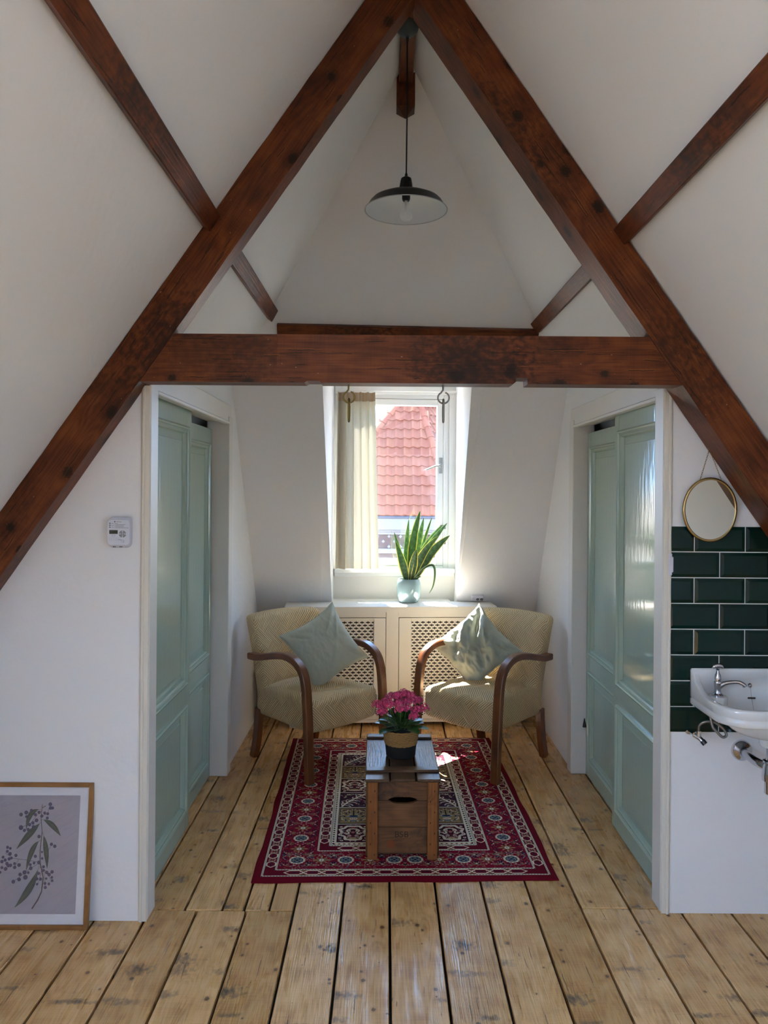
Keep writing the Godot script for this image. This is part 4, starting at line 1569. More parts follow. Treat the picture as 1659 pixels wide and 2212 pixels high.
# ------------------------------------------------------------------ the crate
func build_crate() -> void:
	var c := thing("wooden_crate", "old wooden crate with lid and hand hole used as a table", "crate", Vector3(0.08, 0.0118, -3.335), deg_to_rad(0.8))
	var kn := [[0.3, 1.2, 0.05], [0.7, 2.6, 0.06], [0.5, 3.4, 0.04]]
	var st := [[0.5, 0.5, 0.5, 0.4, 0.5], [0.2, 2.0, 0.4, 0.6, 0.5], [0.8, 3.2, 0.4, 0.5, 0.5]]
	var old := tex_mat(wood(256, 1024, 610, Color(0.24, 0.14, 0.07), Color(0.42, 0.275, 0.155), Color(0.53, 0.37, 0.22), 5.0, kn, st, Color(0.10, 0.07, 0.045)), 0.6)
	var post := tex_mat(wood(256, 1024, 620, Color(0.30, 0.15, 0.05), Color(0.52, 0.31, 0.13), Color(0.64, 0.42, 0.20), 6.0, [[0.3, 0.7, 0.06], [0.75, 2.2, 0.05]], [], Color.BLACK), 0.55)
	var lid := tex_mat(wood(256, 1024, 630, Color(0.20, 0.14, 0.10), Color(0.35, 0.265, 0.20), Color(0.47, 0.375, 0.29), 6.0, kn, st, Color(0.09, 0.07, 0.06), 0.2), 0.3)
	lid.heightmap_enabled = true
	lid.heightmap_scale = 0.07
	lid.heightmap_texture = ImageTexture.create_from_image(Image.create_from_data(256, 1024, false, Image.FORMAT_L8, grain(256, 1024, 1, 16, 640, 0.11, 3)))
	var hw := 0.160
	var s: SurfaceTool
	var deep := 0.585
	US = Vector2(3.0, 1.0)
	G = Vector3(1, 0, 0)
	# end boards, front and back, with the hand hole cut between the upper two
	for e in 2:
		var z: float = [-0.030, -deep + 0.012][e]
		var rows := [[0.022, 0.135], [0.1375, 0.250], [0.2525, 0.335]]
		for k in 3:
			s = mk()
			UO = Vector2(0.13 * k, 0.31 * k + 0.4 * e)
			var a: float = rows[k][0]
			var b: float = rows[k][1]
			var poly := [Vector2(-hw + 0.012, a), Vector2(hw - 0.012, a), Vector2(hw - 0.012, b), Vector2(-hw + 0.012, b)]
			if k == 1:
				poly = [Vector2(-hw + 0.012, a), Vector2(hw - 0.012, a), Vector2(hw - 0.012, b), Vector2(0.066, b), Vector2(0.045, b - 0.009), Vector2(0.025, b - 0.013), Vector2(-0.025, b - 0.013), Vector2(-0.045, b - 0.009), Vector2(-0.066, b), Vector2(-hw + 0.012, b)]
			elif k == 2:
				poly = [Vector2(-hw + 0.012, a), Vector2(-0.066, a), Vector2(-0.052, a + 0.009), Vector2(-0.034, a + 0.014), Vector2(0.034, a + 0.014), Vector2(0.052, a + 0.009), Vector2(0.066, a), Vector2(hw - 0.012, a), Vector2(hw - 0.012, b), Vector2(-hw + 0.012, b)]
			prism(s, PackedVector2Array(poly), z, z + 0.016)
			obj("end_board", s, old, c)
	# corner battens
	G = Vector3(0, 1, 0)
	for e in 2:
		for x in [-hw + 0.008, hw - 0.052]:
			s = mk()
			UO = Vector2(x * 3.0, 0.2 + e * 0.3 + x)
			var z: float = [-0.014, -deep - 0.004][e]
			box(s, Vector3(x, 0.0, z), Vector3(x + 0.044, 0.336, z + 0.016), 0.002)
			var b := obj("corner_batten", s, post, c)
			if e == 0:
				for k in 7:
					s = mk()
					var p := Vector3(x + (0.013 if k % 2 else 0.031), 0.022 + k * 0.046, z + 0.015)
					box(s, p - Vector3(0.002, 0.004, 0.0), p + Vector3(0.002, 0.004, 0.0015), 0.001)
					obj("nail", s, M.black, b)
	# side boards
	G = Vector3(0, 0, 1)
	for sd in [-1.0, 1.0]:
		for k in 3:
			s = mk()
			UO = Vector2(0.2 * k, 0.17 * k + sd * 0.1)
			var y0: float = [0.008, 0.122, 0.236][k]
			var x0: float = sd * hw
			box(s, Vector3(minf(x0, x0 - sd * 0.011), y0, -deep), Vector3(maxf(x0, x0 - sd * 0.011), y0 + 0.108, -0.015), 0.002)
			obj("side_board", s, old, c)
	s = mk()
	box(s, Vector3(-hw + 0.012, 0.012, -deep + 0.03), Vector3(hw - 0.012, 0.022, -0.03))
	obj("bottom_board", s, old, c)
	# lid: three boards and two battens
	for k in 3:
		s = mk()
		UO = Vector2(0.3 * k, 0.27 * k)
		var x0: float = [-hw - 0.004, -0.052, 0.062][k]
		var x1: float = [-0.058, 0.056, hw + 0.006][k]
		box(s, Vector3(x0, 0.337, -deep - [0.02, 0.0, 0.035][k]), Vector3(x1, 0.350, 0.008 - [0.0, 0.004, 0.002][k]), 0.004)
		obj("lid_board", s, lid, c)
	G = Vector3(1, 0, 0)
	for z in [-0.10, -deep + 0.03]:
		s = mk()
		UO = Vector2(0.1, z)
		XF = Transform3D(Basis(Vector3.UP, 0.03 if z > -0.2 else -0.02), Vector3(0, 0, z))
		box(s, Vector3(-hw - 0.002, 0.350, -0.026), Vector3(hw + 0.002, 0.3615, 0.026), 0.003)
		XF = Transform3D.IDENTITY
		obj("lid_batten", s, lid, c)
	# the worn stencil and the scrap of paper on the lowest end board
	var ink := mat(Color(0.17, 0.11, 0.065), 0.8)
	var font := SystemFont.new()
	font.font_names = PackedStringArray(["Droid Sans Mono"])
	var tm := TextMesh.new()
	tm.text = "BSB"
	tm.font = font
	tm.font_size = 24
	tm.pixel_size = 0.0014
	tm.depth = 0.0006
	var lo := put_mesh("stencil", tm, ink, c)
	lo.position = Vector3(-0.004, 0.104, -0.0138)
	s = mk()
	prism(s, PackedVector2Array([Vector2(-0.073, 0.048), Vector2(-0.034, 0.046), Vector2(-0.030, 0.070), Vector2(-0.048, 0.080), Vector2(-0.066, 0.074)]), -0.0142, -0.0136)
	obj("paper_scrap", s, mat(Color(0.48, 0.25, 0.11), 0.8), c)
	US = Vector2.ONE
	UO = Vector2.ZERO

# ------------------------------------------------------------------ plants
# a leaf: half-widths along a path, folded along its middle; tint(along, across) colours it
func leaf(s: SurfaceTool, path: Array, width: float, face: Vector3, shape: Callable, fold: float, tint: Callable, cuts: Array) -> void:
	s.set_smooth_group(1)
	var n := path.size()
	var rows := []
	for i in n:
		var t: Vector3 = (path[mini(i + 1, n - 1)] - path[maxi(i - 1, 0)]).normalized()
		var side := t.cross(face).normalized()
		var nor := side.cross(t).normalized()
		var w: float = width * shape.call(float(i) / (n - 1))
		var row := []
		for k in cuts.size():
			var u: float = cuts[k]
			row.append([path[i] + side * (u * w) + nor * (u * u * w * fold), tint.call(float(i) / (n - 1), u)])
		rows.append(row)
	for i in n - 1:
		for k in cuts.size() - 1:
			var q := [rows[i][k], rows[i][k + 1], rows[i + 1][k + 1], rows[i + 1][k]]
			for o in [0, 2, 1, 0, 3, 2]:
				s.set_color(q[o][1])
				s.set_uv(Vector2(float(o) / 4, float(i) / n))
				s.add_vertex(q[o][0])

func build_kalanchoe() -> void:
	var base := at_px(866, 1640, 3.62)
	var p := thing("flowering_plant", "pink flowering kalanchoe in a straw basket on the wooden crate", "plant", Vector3(0.076, 0.3625, -3.63))
	var straw := mat(Color(0.62, 0.47, 0.27), 0.85)
	var paint := mat(Color(0.035, 0.035, 0.04), 0.8)
	var s := mk()
	lathe(s, [Vector2(0.0, 0.001), Vector2(0.062, 0.001), Vector2(0.069, 0.006), Vector2(0.0745, 0.06), Vector2(0.072, 0.062)], 40)
	obj("black_base", s, paint, p)
	# coils of rope
	s = mk()
	for k in 9:
		var y := 0.064 + k * 0.0078
		var r := 0.0735 + k * 0.0013
		var ring := []
		for i in 65:
			var a := TAU * i / 64
			ring.append(Vector3(cos(a) * (r + 0.0007 * sin(i * 2.3 + k)), y + 0.0008 * sin(i * 1.7 + k * 2.0), sin(a) * (r + 0.0007 * sin(i * 2.3 + k))))
		var rad := []
		for i in 65:
			rad.append(0.0043 + 0.0009 * sin(i * 2.4 + k))
		tube(s, ring, rad, 7, true)
	obj("straw_coils", s, straw, p)
	s = mk()
	lathe(s, [Vector2(0.079, 0.118), Vector2(0.0, 0.118)], 24)
	obj("soil", s, mat(Color(0.10, 0.07, 0.05), 0.95), p)
	var rng := RandomNumberGenerator.new()
	rng.seed = 44
	var green := mat(Color.WHITE, 0.35)
	green.vertex_color_use_as_albedo = true
	green.backlight_enabled = true
	green.backlight = Color(0.15, 0.25, 0.08)
	var ovate := func(t: float) -> float: return pow(sin(PI * clampf(0.06 + t * 0.94, 0, 1)), 0.7) * (0.75 + 0.35 * t)
	for k in 40:
		var a := TAU * k * 0.381966
		var lvl := float(k) / 40
		var len := lerpf(0.095, 0.065, lvl)
		var r0 := lerpf(0.045, 0.012, lvl)
		var el := lerpf(0.25, 1.1, lvl) + rng.randf_range(-0.2, 0.2)
		var d := Vector3(cos(a), 0, sin(a))
		var b := Vector3(d.x * r0, lerpf(0.125, 0.185, lvl), d.z * r0)
		var path := []
		for i in 7:
			var t := i / 6.0
			path.append(b + d * (len * t * cos(el)) + Vector3.UP * (len * t * sin(el) - 0.02 * t * t))
		s = mk()
		var v := rng.randf_range(0.7, 1.2)
		var g := Color(0.035 * v, 0.12 * v, 0.022 * v)
		leaf(s, path, 0.030, Vector3.UP, ovate, 0.25, func(_t, u): return g.lerp(Color(0.10, 0.22, 0.06), 0.35 * (1.0 - absf(u))), [-1.0, -0.5, 0.0, 0.5, 1.0])
		obj("leaf", s, green, p)
	# flower heads: domes of small four-petalled flowers on stalks
	var pink := mat(Color.WHITE, 0.6)
	pink.vertex_color_use_as_albedo = true
	pink.backlight_enabled = true
	pink.backlight = Color(0.35, 0.25, 0.3)
	var stalk := mat(Color(0.33, 0.45, 0.20), 0.6)
	for h in 26:
		var ha := h * 2.39996
		var hr := 0.118 * sqrt((h + 0.4) / 26.0)
		var c := Vector3(cos(ha) * hr, 0.285 - 5.2 * hr * hr + rng.randf_range(-0.018, 0.012), sin(ha) * hr)
		s = mk()
		tube(s, [Vector3(c.x * 0.25, 0.13, c.z * 0.25), Vector3(c.x * 0.7, 0.13 + (c.y - 0.13) * 0.6, c.z * 0.7), c - Vector3(0, 0.004, 0)], 0.0022, 5)
		obj("stalk", s, stalk, p)
		s = mk()
		var size := rng.randf_range(0.85, 1.15)
		for k in 24:
			var t := (k + 0.5) / 24.0
			var a := k * 2.39996
			var el := acos(1.0 - t * 1.15)
			var n := Vector3(sin(el) * cos(a), cos(el), sin(el) * sin(a))
			var q := c + n * Vector3(0.023, 0.019, 0.023) * size * rng.randf_range(0.75, 1.2)
			var u := n.cross(Vector3(0.3, 0.2, 0.9)).normalized()
			var v := n.cross(u)
			var tone := rng.randf_range(0.6, 1.25)
			var col := Color(0.74 * tone, 0.065 * tone, 0.22 * tone)
			for e in 4:
				var x := u.rotated(n, PI / 2 * e + k)
				var y := n.cross(x)
				var tip := q + x * 0.0086 + n * 0.0025
				s.set_color(col)
				tri(s, q - n * 0.001, q + x * 0.005 - y * 0.004 + n * 0.0018, tip)
				s.set_color(col)
				tri(s, q - n * 0.001, tip, q + x * 0.005 + y * 0.004 + n * 0.0018)
			s.set_color(Color(0.80, 0.42, 0.48))
			tri(s, q + n * 0.001 + u * 0.0015, q + n * 0.001 - u * 0.0015 + v * 0.0012, q + n * 0.004)
		obj("flower_head", s, pink, p)

func build_snake_plant() -> void:
	var p := thing("snake_plant", "snake plant with yellow edged leaves in a pale blue pot", "plant", BK * Vector3(0.112, 0.822, -0.43), 0.0)
	var glaze := mat(Color(0.50, 0.595, 0.61), 0.1)
	glaze.clearcoat_enabled = true
	glaze.clearcoat = 0.5
	glaze.clearcoat_roughness = 0.05
	var s := mk()
	lathe(s, [Vector2(0.0, 0.0), Vector2(0.060, 0.0), Vector2(0.067, 0.004), Vector2(0.077, 0.03), Vector2(0.085, 0.07), Vector2(0.087, 0.10), Vector2(0.084, 0.135), Vector2(0.077, 0.160), Vector2(0.073, 0.165), Vector2(0.069, 0.162), Vector2(0.073, 0.145), Vector2(0.073, 0.135)], 48)
	obj("pot", s, glaze, p)
	s = mk()
	lathe(s, [Vector2(0.074, 0.14), Vector2(0.0, 0.145)], 24)
	obj("soil", s, mat(Color(0.09, 0.065, 0.05), 0.95), p)
	var m := mat(Color.WHITE, 0.4)
	m.vertex_color_use_as_albedo = true
	m.backlight_enabled = true
	m.backlight = Color(0.25, 0.3, 0.12)
	var sword := func(t: float) -> float: return clampf(0.45 + 1.3 * t, 0.0, 1.0) * pow(clampf(1.0 - pow(t, 2.4), 0, 1), 0.75) + 0.01
	# tip and middle as offsets from the pot's foot in metres; depth; half width
	var leaves := [
		[[0.005, 0.17], [0.028, 0.42], [0.078, 0.645], 0.00, 0.026, 1], [[-0.015, 0.17], [-0.018, 0.36], [-0.002, 0.585], -0.02, 0.019, 0],
		[[-0.02, 0.17], [-0.055, 0.31], [-0.105, 0.49], -0.03, 0.016, 0], [[-0.01, 0.165], [-0.045, 0.28], [-0.095, 0.43], 0.035, 0.026, 1],
		[[0.015, 0.17], [0.060, 0.38], [0.105, 0.595], -0.03, 0.023, 0], [[0.012, 0.165], [0.03, 0.28], [0.05, 0.375], 0.05, 0.027, 1],
		[[0.025, 0.17], [0.105, 0.35], [0.235, 0.545], -0.02, 0.028, 0], [[0.03, 0.168], [0.13, 0.32], [0.285, 0.475], 0.035, 0.033, 1],
		[[0.028, 0.17], [0.12, 0.36], [0.27, 0.56], 0.0, 0.024, 0], [[0.022, 0.168], [0.09, 0.33], [0.205, 0.47], 0.045, 0.026, 1],
		[[0.02, 0.17], [0.10, 0.40], [0.165, 0.60], -0.045, 0.012, 1], [[-0.02, 0.165], [-0.03, 0.21], [-0.055, 0.262], 0.02, 0.010, 0],
		[[0.03, 0.165], [0.06, 0.175], [0.085, 0.182], 0.04, 0.007, 0]]
	var k := 0
	for l in leaves:
		var a := Vector3(l[0][0], l[0][1] - 0.03, l[3] * 0.4)
		var b := Vector3(l[1][0], l[1][1], l[3] * 0.9)
		var c := Vector3(l[2][0], l[2][1], l[3] * 1.3)
		var path := []
		for i in 41:
			var t := i / 40.0
			var ctl := b * 2.0 - (a + c) * 0.5
			path.append(a.lerp(ctl, t).lerp(ctl.lerp(c, t), t))
		var dark := Color(0.035, 0.09, 0.035)
		var pale := Color(0.17, 0.30, 0.14)
		var gold := Color(0.72, 0.68, 0.12) if l[5] else Color(0.36, 0.45, 0.20)
		var ph := k * 1.3
		var mottle := noise(90 + k, 3.0, 2)
		var tint := func(t: float, u: float) -> Color:
			if absf(u) > 0.8:
				return gold
			var band := 0.5 + 0.5 * sin(t * 62.0 + ph + 2.0 * u + 2.5 * mottle.get_noise_2d(t * 4.0, u))
			return dark.lerp(pale, (0.75 if l[5] == 0 else 0.5) * band * (0.6 + 0.8 * mottle.get_noise_2d(t * 3.0, u * 2.0 + 7.0)))
		s = mk()
		leaf(s, path, l[4] * 1.3, Vector3(0.25 * sin(k * 1.7), 0.1, 1.0).normalized(), sword, 0.35, tint, [-1.0, -0.82, -0.79, -0.5, -0.2, 0.1, 0.4, 0.79, 0.82, 1.0])
		obj("leaf", s, m, p)
		k += 1
	# the blade that bends over the pot's side
	s = mk()
	var g := Color(0.28, 0.36, 0.18)
	leaf(s, smooth_path([Vector3(0.03, 0.16, 0.04), Vector3(0.09, 0.235, 0.06), Vector3(0.15, 0.268, 0.07), Vector3(0.175, 0.25, 0.075), Vector3(0.178, 0.19, 0.08), Vector3(0.165, 0.12, 0.085), Vector3(0.138, 0.07, 0.085)], 4), 0.010, Vector3(0.2, 0.3, 1).normalized(), sword, 0.3, func(_t, u): return g if absf(u) > 0.7 else Color(0.06, 0.12, 0.05), [-1.0, -0.72, -0.68, 0.0, 0.68, 0.72, 1.0])
	obj("leaf", s, m, p)

# ------------------------------------------------------------------ the lamp and the hooks
func build_pendant() -> void:
	var z := 3.2
	var top := at_px(884, 78, z)
	var rim := at_px(877, 455, z)
	var x := rim.x
	var p := thing("pendant_lamp", "black metal pendant lamp with white inside hanging from the ridge", "lamp", Vector3(x, rim.y, -z))
	# canopy under the ridge beam
	var cy := top.y - rim.y
	var s := mk()
	lathe(s, [Vector2(0.0, cy - 0.012), Vector2(0.006, cy - 0.012), Vector2(0.009, cy), Vector2(0.03, cy + 0.006), Vector2(0.045, cy + 0.024), Vector2(0.0515, cy + 0.05), Vector2(0.0515, cy + 0.06), Vector2(0.0, cy + 0.06)], 36)
	var canopy := mat(Color(0.27, 0.31, 0.33), 0.4)
	obj("canopy", s, canopy, p)
	s = mk()
	lathe(s, [Vector2(0.0, cy - 0.026), Vector2(0.005, cy - 0.026), Vector2(0.0075, cy - 0.008), Vector2(0.006, cy + 0.002)], 16)
	obj("cord_grip", s, M.black, p)
	s = mk()
	tube(s, [Vector3(0, cy - 0.01, 0), Vector3(0.002, cy * 0.6, 0), Vector3(0.001, cy * 0.45, 0), Vector3(0, 0.13, 0)], 0.0032, 8)
	obj("cord", s, mat(Color(0.06, 0.06, 0.06), 0.7), p)
	var black := mat(Color(0.045, 0.046, 0.047), 0.38)
	# shade, outside and inside
	s = mk()
	var R := 0.1715
	lathe(s, [Vector2(R, 0.0), Vector2(R - 0.004, 0.004), Vector2(R - 0.022, 0.033), Vector2(R - 0.032, 0.043), Vector2(R - 0.06, 0.056), Vector2(0.07, 0.069), Vector2(0.034, 0.074), Vector2(0.032, 0.078)], 64)
	obj("shade", s, black, p)
	s = mk()
	lathe(s, [Vector2(0.025, 0.070), Vector2(0.06, 0.066), Vector2(R - 0.064, 0.053), Vector2(R - 0.036, 0.040), Vector2(R - 0.026, 0.030), Vector2(R - 0.003, 0.001)], 64)
	obj("reflector", s, mat(Color(0.83, 0.85, 0.86), 0.5), p)
	s = mk()
	var ring := []
	for k in 65:
		ring.append(Vector3(cos(TAU * k / 64) * R, 0.0005, sin(TAU * k / 64) * R))
	tube(s, ring, 0.0022, 6, true)
	obj("rim", s, mat(Color(0.70, 0.71, 0.72), 0.4), p)
	# cap with slots: six ribs round the holder
	s = mk()
	for k in 6:
		var a := TAU * k / 6 + 0.3
		XF = Transform3D(Basis(Vector3.UP, -a), Vector3.ZERO)
		quad_out(s, Vector3(0.030, 0.073, -0.011), Vector3(0.030, 0.073, 0.011), Vector3(0.0215, 0.128, 0.008), Vector3(0.0215, 0.128, -0.008), Vector3(0, 0.1, 0))
	XF = Transform3D.IDENTITY
	lathe(s, [Vector2(0.0225, 0.126), Vector2(0.0215, 0.133), Vector2(0.014, 0.138), Vector2(0.0, 0.139)], 24)
	lathe(s, [Vector2(0.031, 0.073), Vector2(0.0295, 0.083)], 24)
	obj("slotted_cap", s, black, p)
	s = mk()
	lathe(s, [Vector2(0.0, 0.04), Vector2(0.014, 0.04), Vector2(0.017, 0.05), Vector2(0.017, 0.12), Vector2(0.008, 0.135), Vector2(0.0045, 0.155), Vector2(0.0, 0.156)], 20)
	obj("holder", s, M.black, p)
	# clear bulb, switched off
	var gl := mat(Color(1, 1, 1, 0.10), 0.02)
	gl.transparency = BaseMaterial3D.TRANSPARENCY_ALPHA
	s = mk()
	lathe(s, [Vector2(0.0, -0.045), Vector2(0.010, -0.0435), Vector2(0.019, -0.038), Vector2(0.0255, -0.028), Vector2(0.027, -0.018), Vector2(0.0255, -0.006), Vector2(0.019, 0.010), Vector2(0.0145, 0.024), Vector2(0.013, 0.042)], 32)
	var bulb := obj("bulb_glass", s, gl, p)
	s = mk()
	tube(s, [Vector3(0, 0.04, 0), Vector3(0, 0.0, 0)], [0.006, 0.003], 8)
	tube(s, [Vector3(-0.006, -0.022, 0), Vector3(-0.003, 0.0, 0), Vector3(0.003, 0.0, 0), Vector3(0.006, -0.022, 0)], 0.0008, 5)
	obj("filament_mount", s, mat(Color(0.7, 0.72, 0.72), 0.3), bulb)

func build_hooks() -> void:
	for k in 2:
		var t := at_px([753, 957][k], 829, 2.825)
		var y := 2.0025
		var at := Vector3(t.x, y, -2.825)
		var m: StandardMaterial3D = M.brass if k == 0 else M.steel
		var which: String = ["brass", "steel"][k]
		var s := mk()
		var pts := [Vector3(0, 0.0, 0), Vector3(0, -0.018, 0)]
		var r := 0.0205
		var c := Vector3(0.002, -0.047, 0)
		for i in 26:
			var a := deg_to_rad(118.0 + i * 12.6)
			pts.append(c + Vector3(cos(a) * r, sin(a) * r, 0.0022 * (i / 25.0) * 2.0))
		tube(s, pts, 0.0032, 10)
		var h := obj("eye_hook", s, m)
		h.position = at
		tag(h, "open %s eye hook screwed into the collar beam" % which, "hook", "eye hooks under the collar beam")
		# the long carabiner that hangs in it
		var sh := thing("snap_hook", "long slim snap hook hanging from the %s eye" % which, "hook", at + Vector3(0.002, -0.066, 0), deg_to_rad(80 if k == 0 else 96), "snap hooks under the collar beam")
		s = mk()
		var loop := []
		for i in 33:
			var a := TAU * i / 32
			var v := Vector3(cos(a) * 0.009, sin(a) * 0.009, 0)
			v.y += 0.005 if sin(a) > 0 else -0.062
			loop.append(v)
		tube(s, loop, 0.0030, 8, true)
		obj("body", s, m, sh)
		s = mk()
		tube(s, [Vector3(0.009, -0.052, 0), Vector3(0.009, -0.012, 0)], 0.0036, 8)
		obj("gate", s, m, sh)

# ------------------------------------------------------------------ tiles, mirror and basin at the right
func build_tiles() -> void:
	var wall := get_node("wall_front_right")
	var greens := []
	for c in [Color(0.02, 0.145, 0.115), Color(0.015, 0.13, 0.105), Color(0.025, 0.16, 0.125)]:
		var m := mat(c, 0.12)
		m.metallic_specular = 0.4
		m.normal_enabled = true
		m.normal_texture = relief(71, 0.008, 2.0, 256)
		m.normal_scale = 0.08
		triplanar(m, 3.0)
		greens.append(m)
	var top := 1.484
	var s := mk()
	box(s, Vector3(1.082, 0.694, -2.9505), Vector3(2.02, 1.486, -2.9452))
	obj("grout", s, mat(Color(0.93, 0.93, 0.91), 0.9), wall)
	var rng := RandomNumberGenerator.new()
	rng.seed = 9
	for r in 8:
		var y1 := top - r * 0.0987
		var y0 := y1 - 0.0948
		var x := 1.0845 - (0.0975 if r % 2 == 0 else 0.0)
		while x < 2.0:
			var x0 := maxf(x, 1.0845)
			var x1 := minf(x + 0.1910, 2.02)
			# the roof slope cuts the upper tiles
			s = mk()
			var b := 0.0125
			var b0 := b if x >= 1.08 else 0.0
			var z0 := -2.9468
			var z1 := -2.9395
			var o := [Vector3(x0, y0, z0), Vector3(x1, y0, z0), Vector3(x1, y1, z0), Vector3(x0, y1, z0)]
			var e := [Vector3(x0, y0, z0 + 0.0035), Vector3(x1, y0, z0 + 0.0035), Vector3(x1, y1, z0 + 0.0035), Vector3(x0, y1, z0 + 0.0035)]
			var i := [Vector3(x0 + b0, y0 + b, z1), Vector3(x1 - b, y0 + b, z1), Vector3(x1 - b, y1 - b, z1), Vector3(x0 + b0, y1 - b, z1)]
			for k in 4:
				var l := (k + 1) % 4
				quad(s, o[k], o[l], e[l], e[k])
				quad(s, e[k], e[l], i[l], i[k])
			quad(s, i[0], i[1], i[2], i[3])
			obj("tile", s, greens[rng.randi() % 3], wall)
			x += 0.195

func build_mirror() -> void:
	var c := at_px(1532, 1101, 2.93)
	var p := thing("round_mirror", "small round mirror with a thin brass rim hanging on a chain", "mirror", Vector3(c.x, c.y, -2.925))
	p.rotation.x = 0.03
	var rx := 0.0985
	var ry := 0.1175
	var s := mk()
	var n := 64
	for k in n:
		var a := TAU * k / n
		var b := TAU * (k + 1) / n
		tri(s, Vector3(0, 0, 0.004), Vector3(cos(a) * rx, sin(a) * ry, 0.004), Vector3(cos(b) * rx, sin(b) * ry, 0.004))
		tri(s, Vector3(0, 0, -0.006), Vector3(cos(b) * rx, sin(b) * ry, -0.006), Vector3(cos(a) * rx, sin(a) * ry, -0.006))
	obj("mirror_glass", s, mat(Color(0.88, 0.87, 0.82), 0.03, 1.0), p)
	s = mk()
	var ring := []
	for k in n + 1:
		ring.append(Vector3(cos(TAU * k / n) * rx, sin(TAU * k / n) * ry, 0.0))
	tube(s, ring, 0.0062, 10, true)
	obj("rim", s, M.gold, p)
	var hook := Vector3(-0.004, 0.235, -0.008)
	s = mk()
	tube(s, [hook + Vector3(0, 0, -0.012), hook + Vector3(0, 0, 0.008), hook + Vector3(0, 0.006, 0.010)], 0.0028, 8)
	for k in 2:
		var e := []
		for i in 13:
			e.append(hook + Vector3(cos(TAU * i / 12) * 0.006, sin(TAU * i / 12) * 0.006, 0.004))
		tube(s, e, 0.0012, 5, true)
	obj("hook", s, M.steel, p)
	for sd in [-1.0, 1.0]:
		s = mk()
		var a := hook + Vector3(0, -0.004, 0.004)
		var b := Vector3(sd * 0.042, 0.108, 0.004)
		var m := 15
		for k in m:          # chain links
			var p0 := a.lerp(b, (k - 0.12) / m)
			var p1 := a.lerp(b, (k + 1.12) / m)
			var d := (p1 - p0).normalized()
			var w := (Vector3(0, 0, 1) if k % 2 else d.cross(Vector3(0, 0, 1))).normalized() * 0.0019
			tube(s, [p0, p0.lerp(p1, 0.2) + w, p0.lerp(p1, 0.8) + w, p1, p0.lerp(p1, 0.8) - w, p0.lerp(p1, 0.2) - w, p0], 0.0007, 4, true)
		obj("chain", s, M.gold, p)

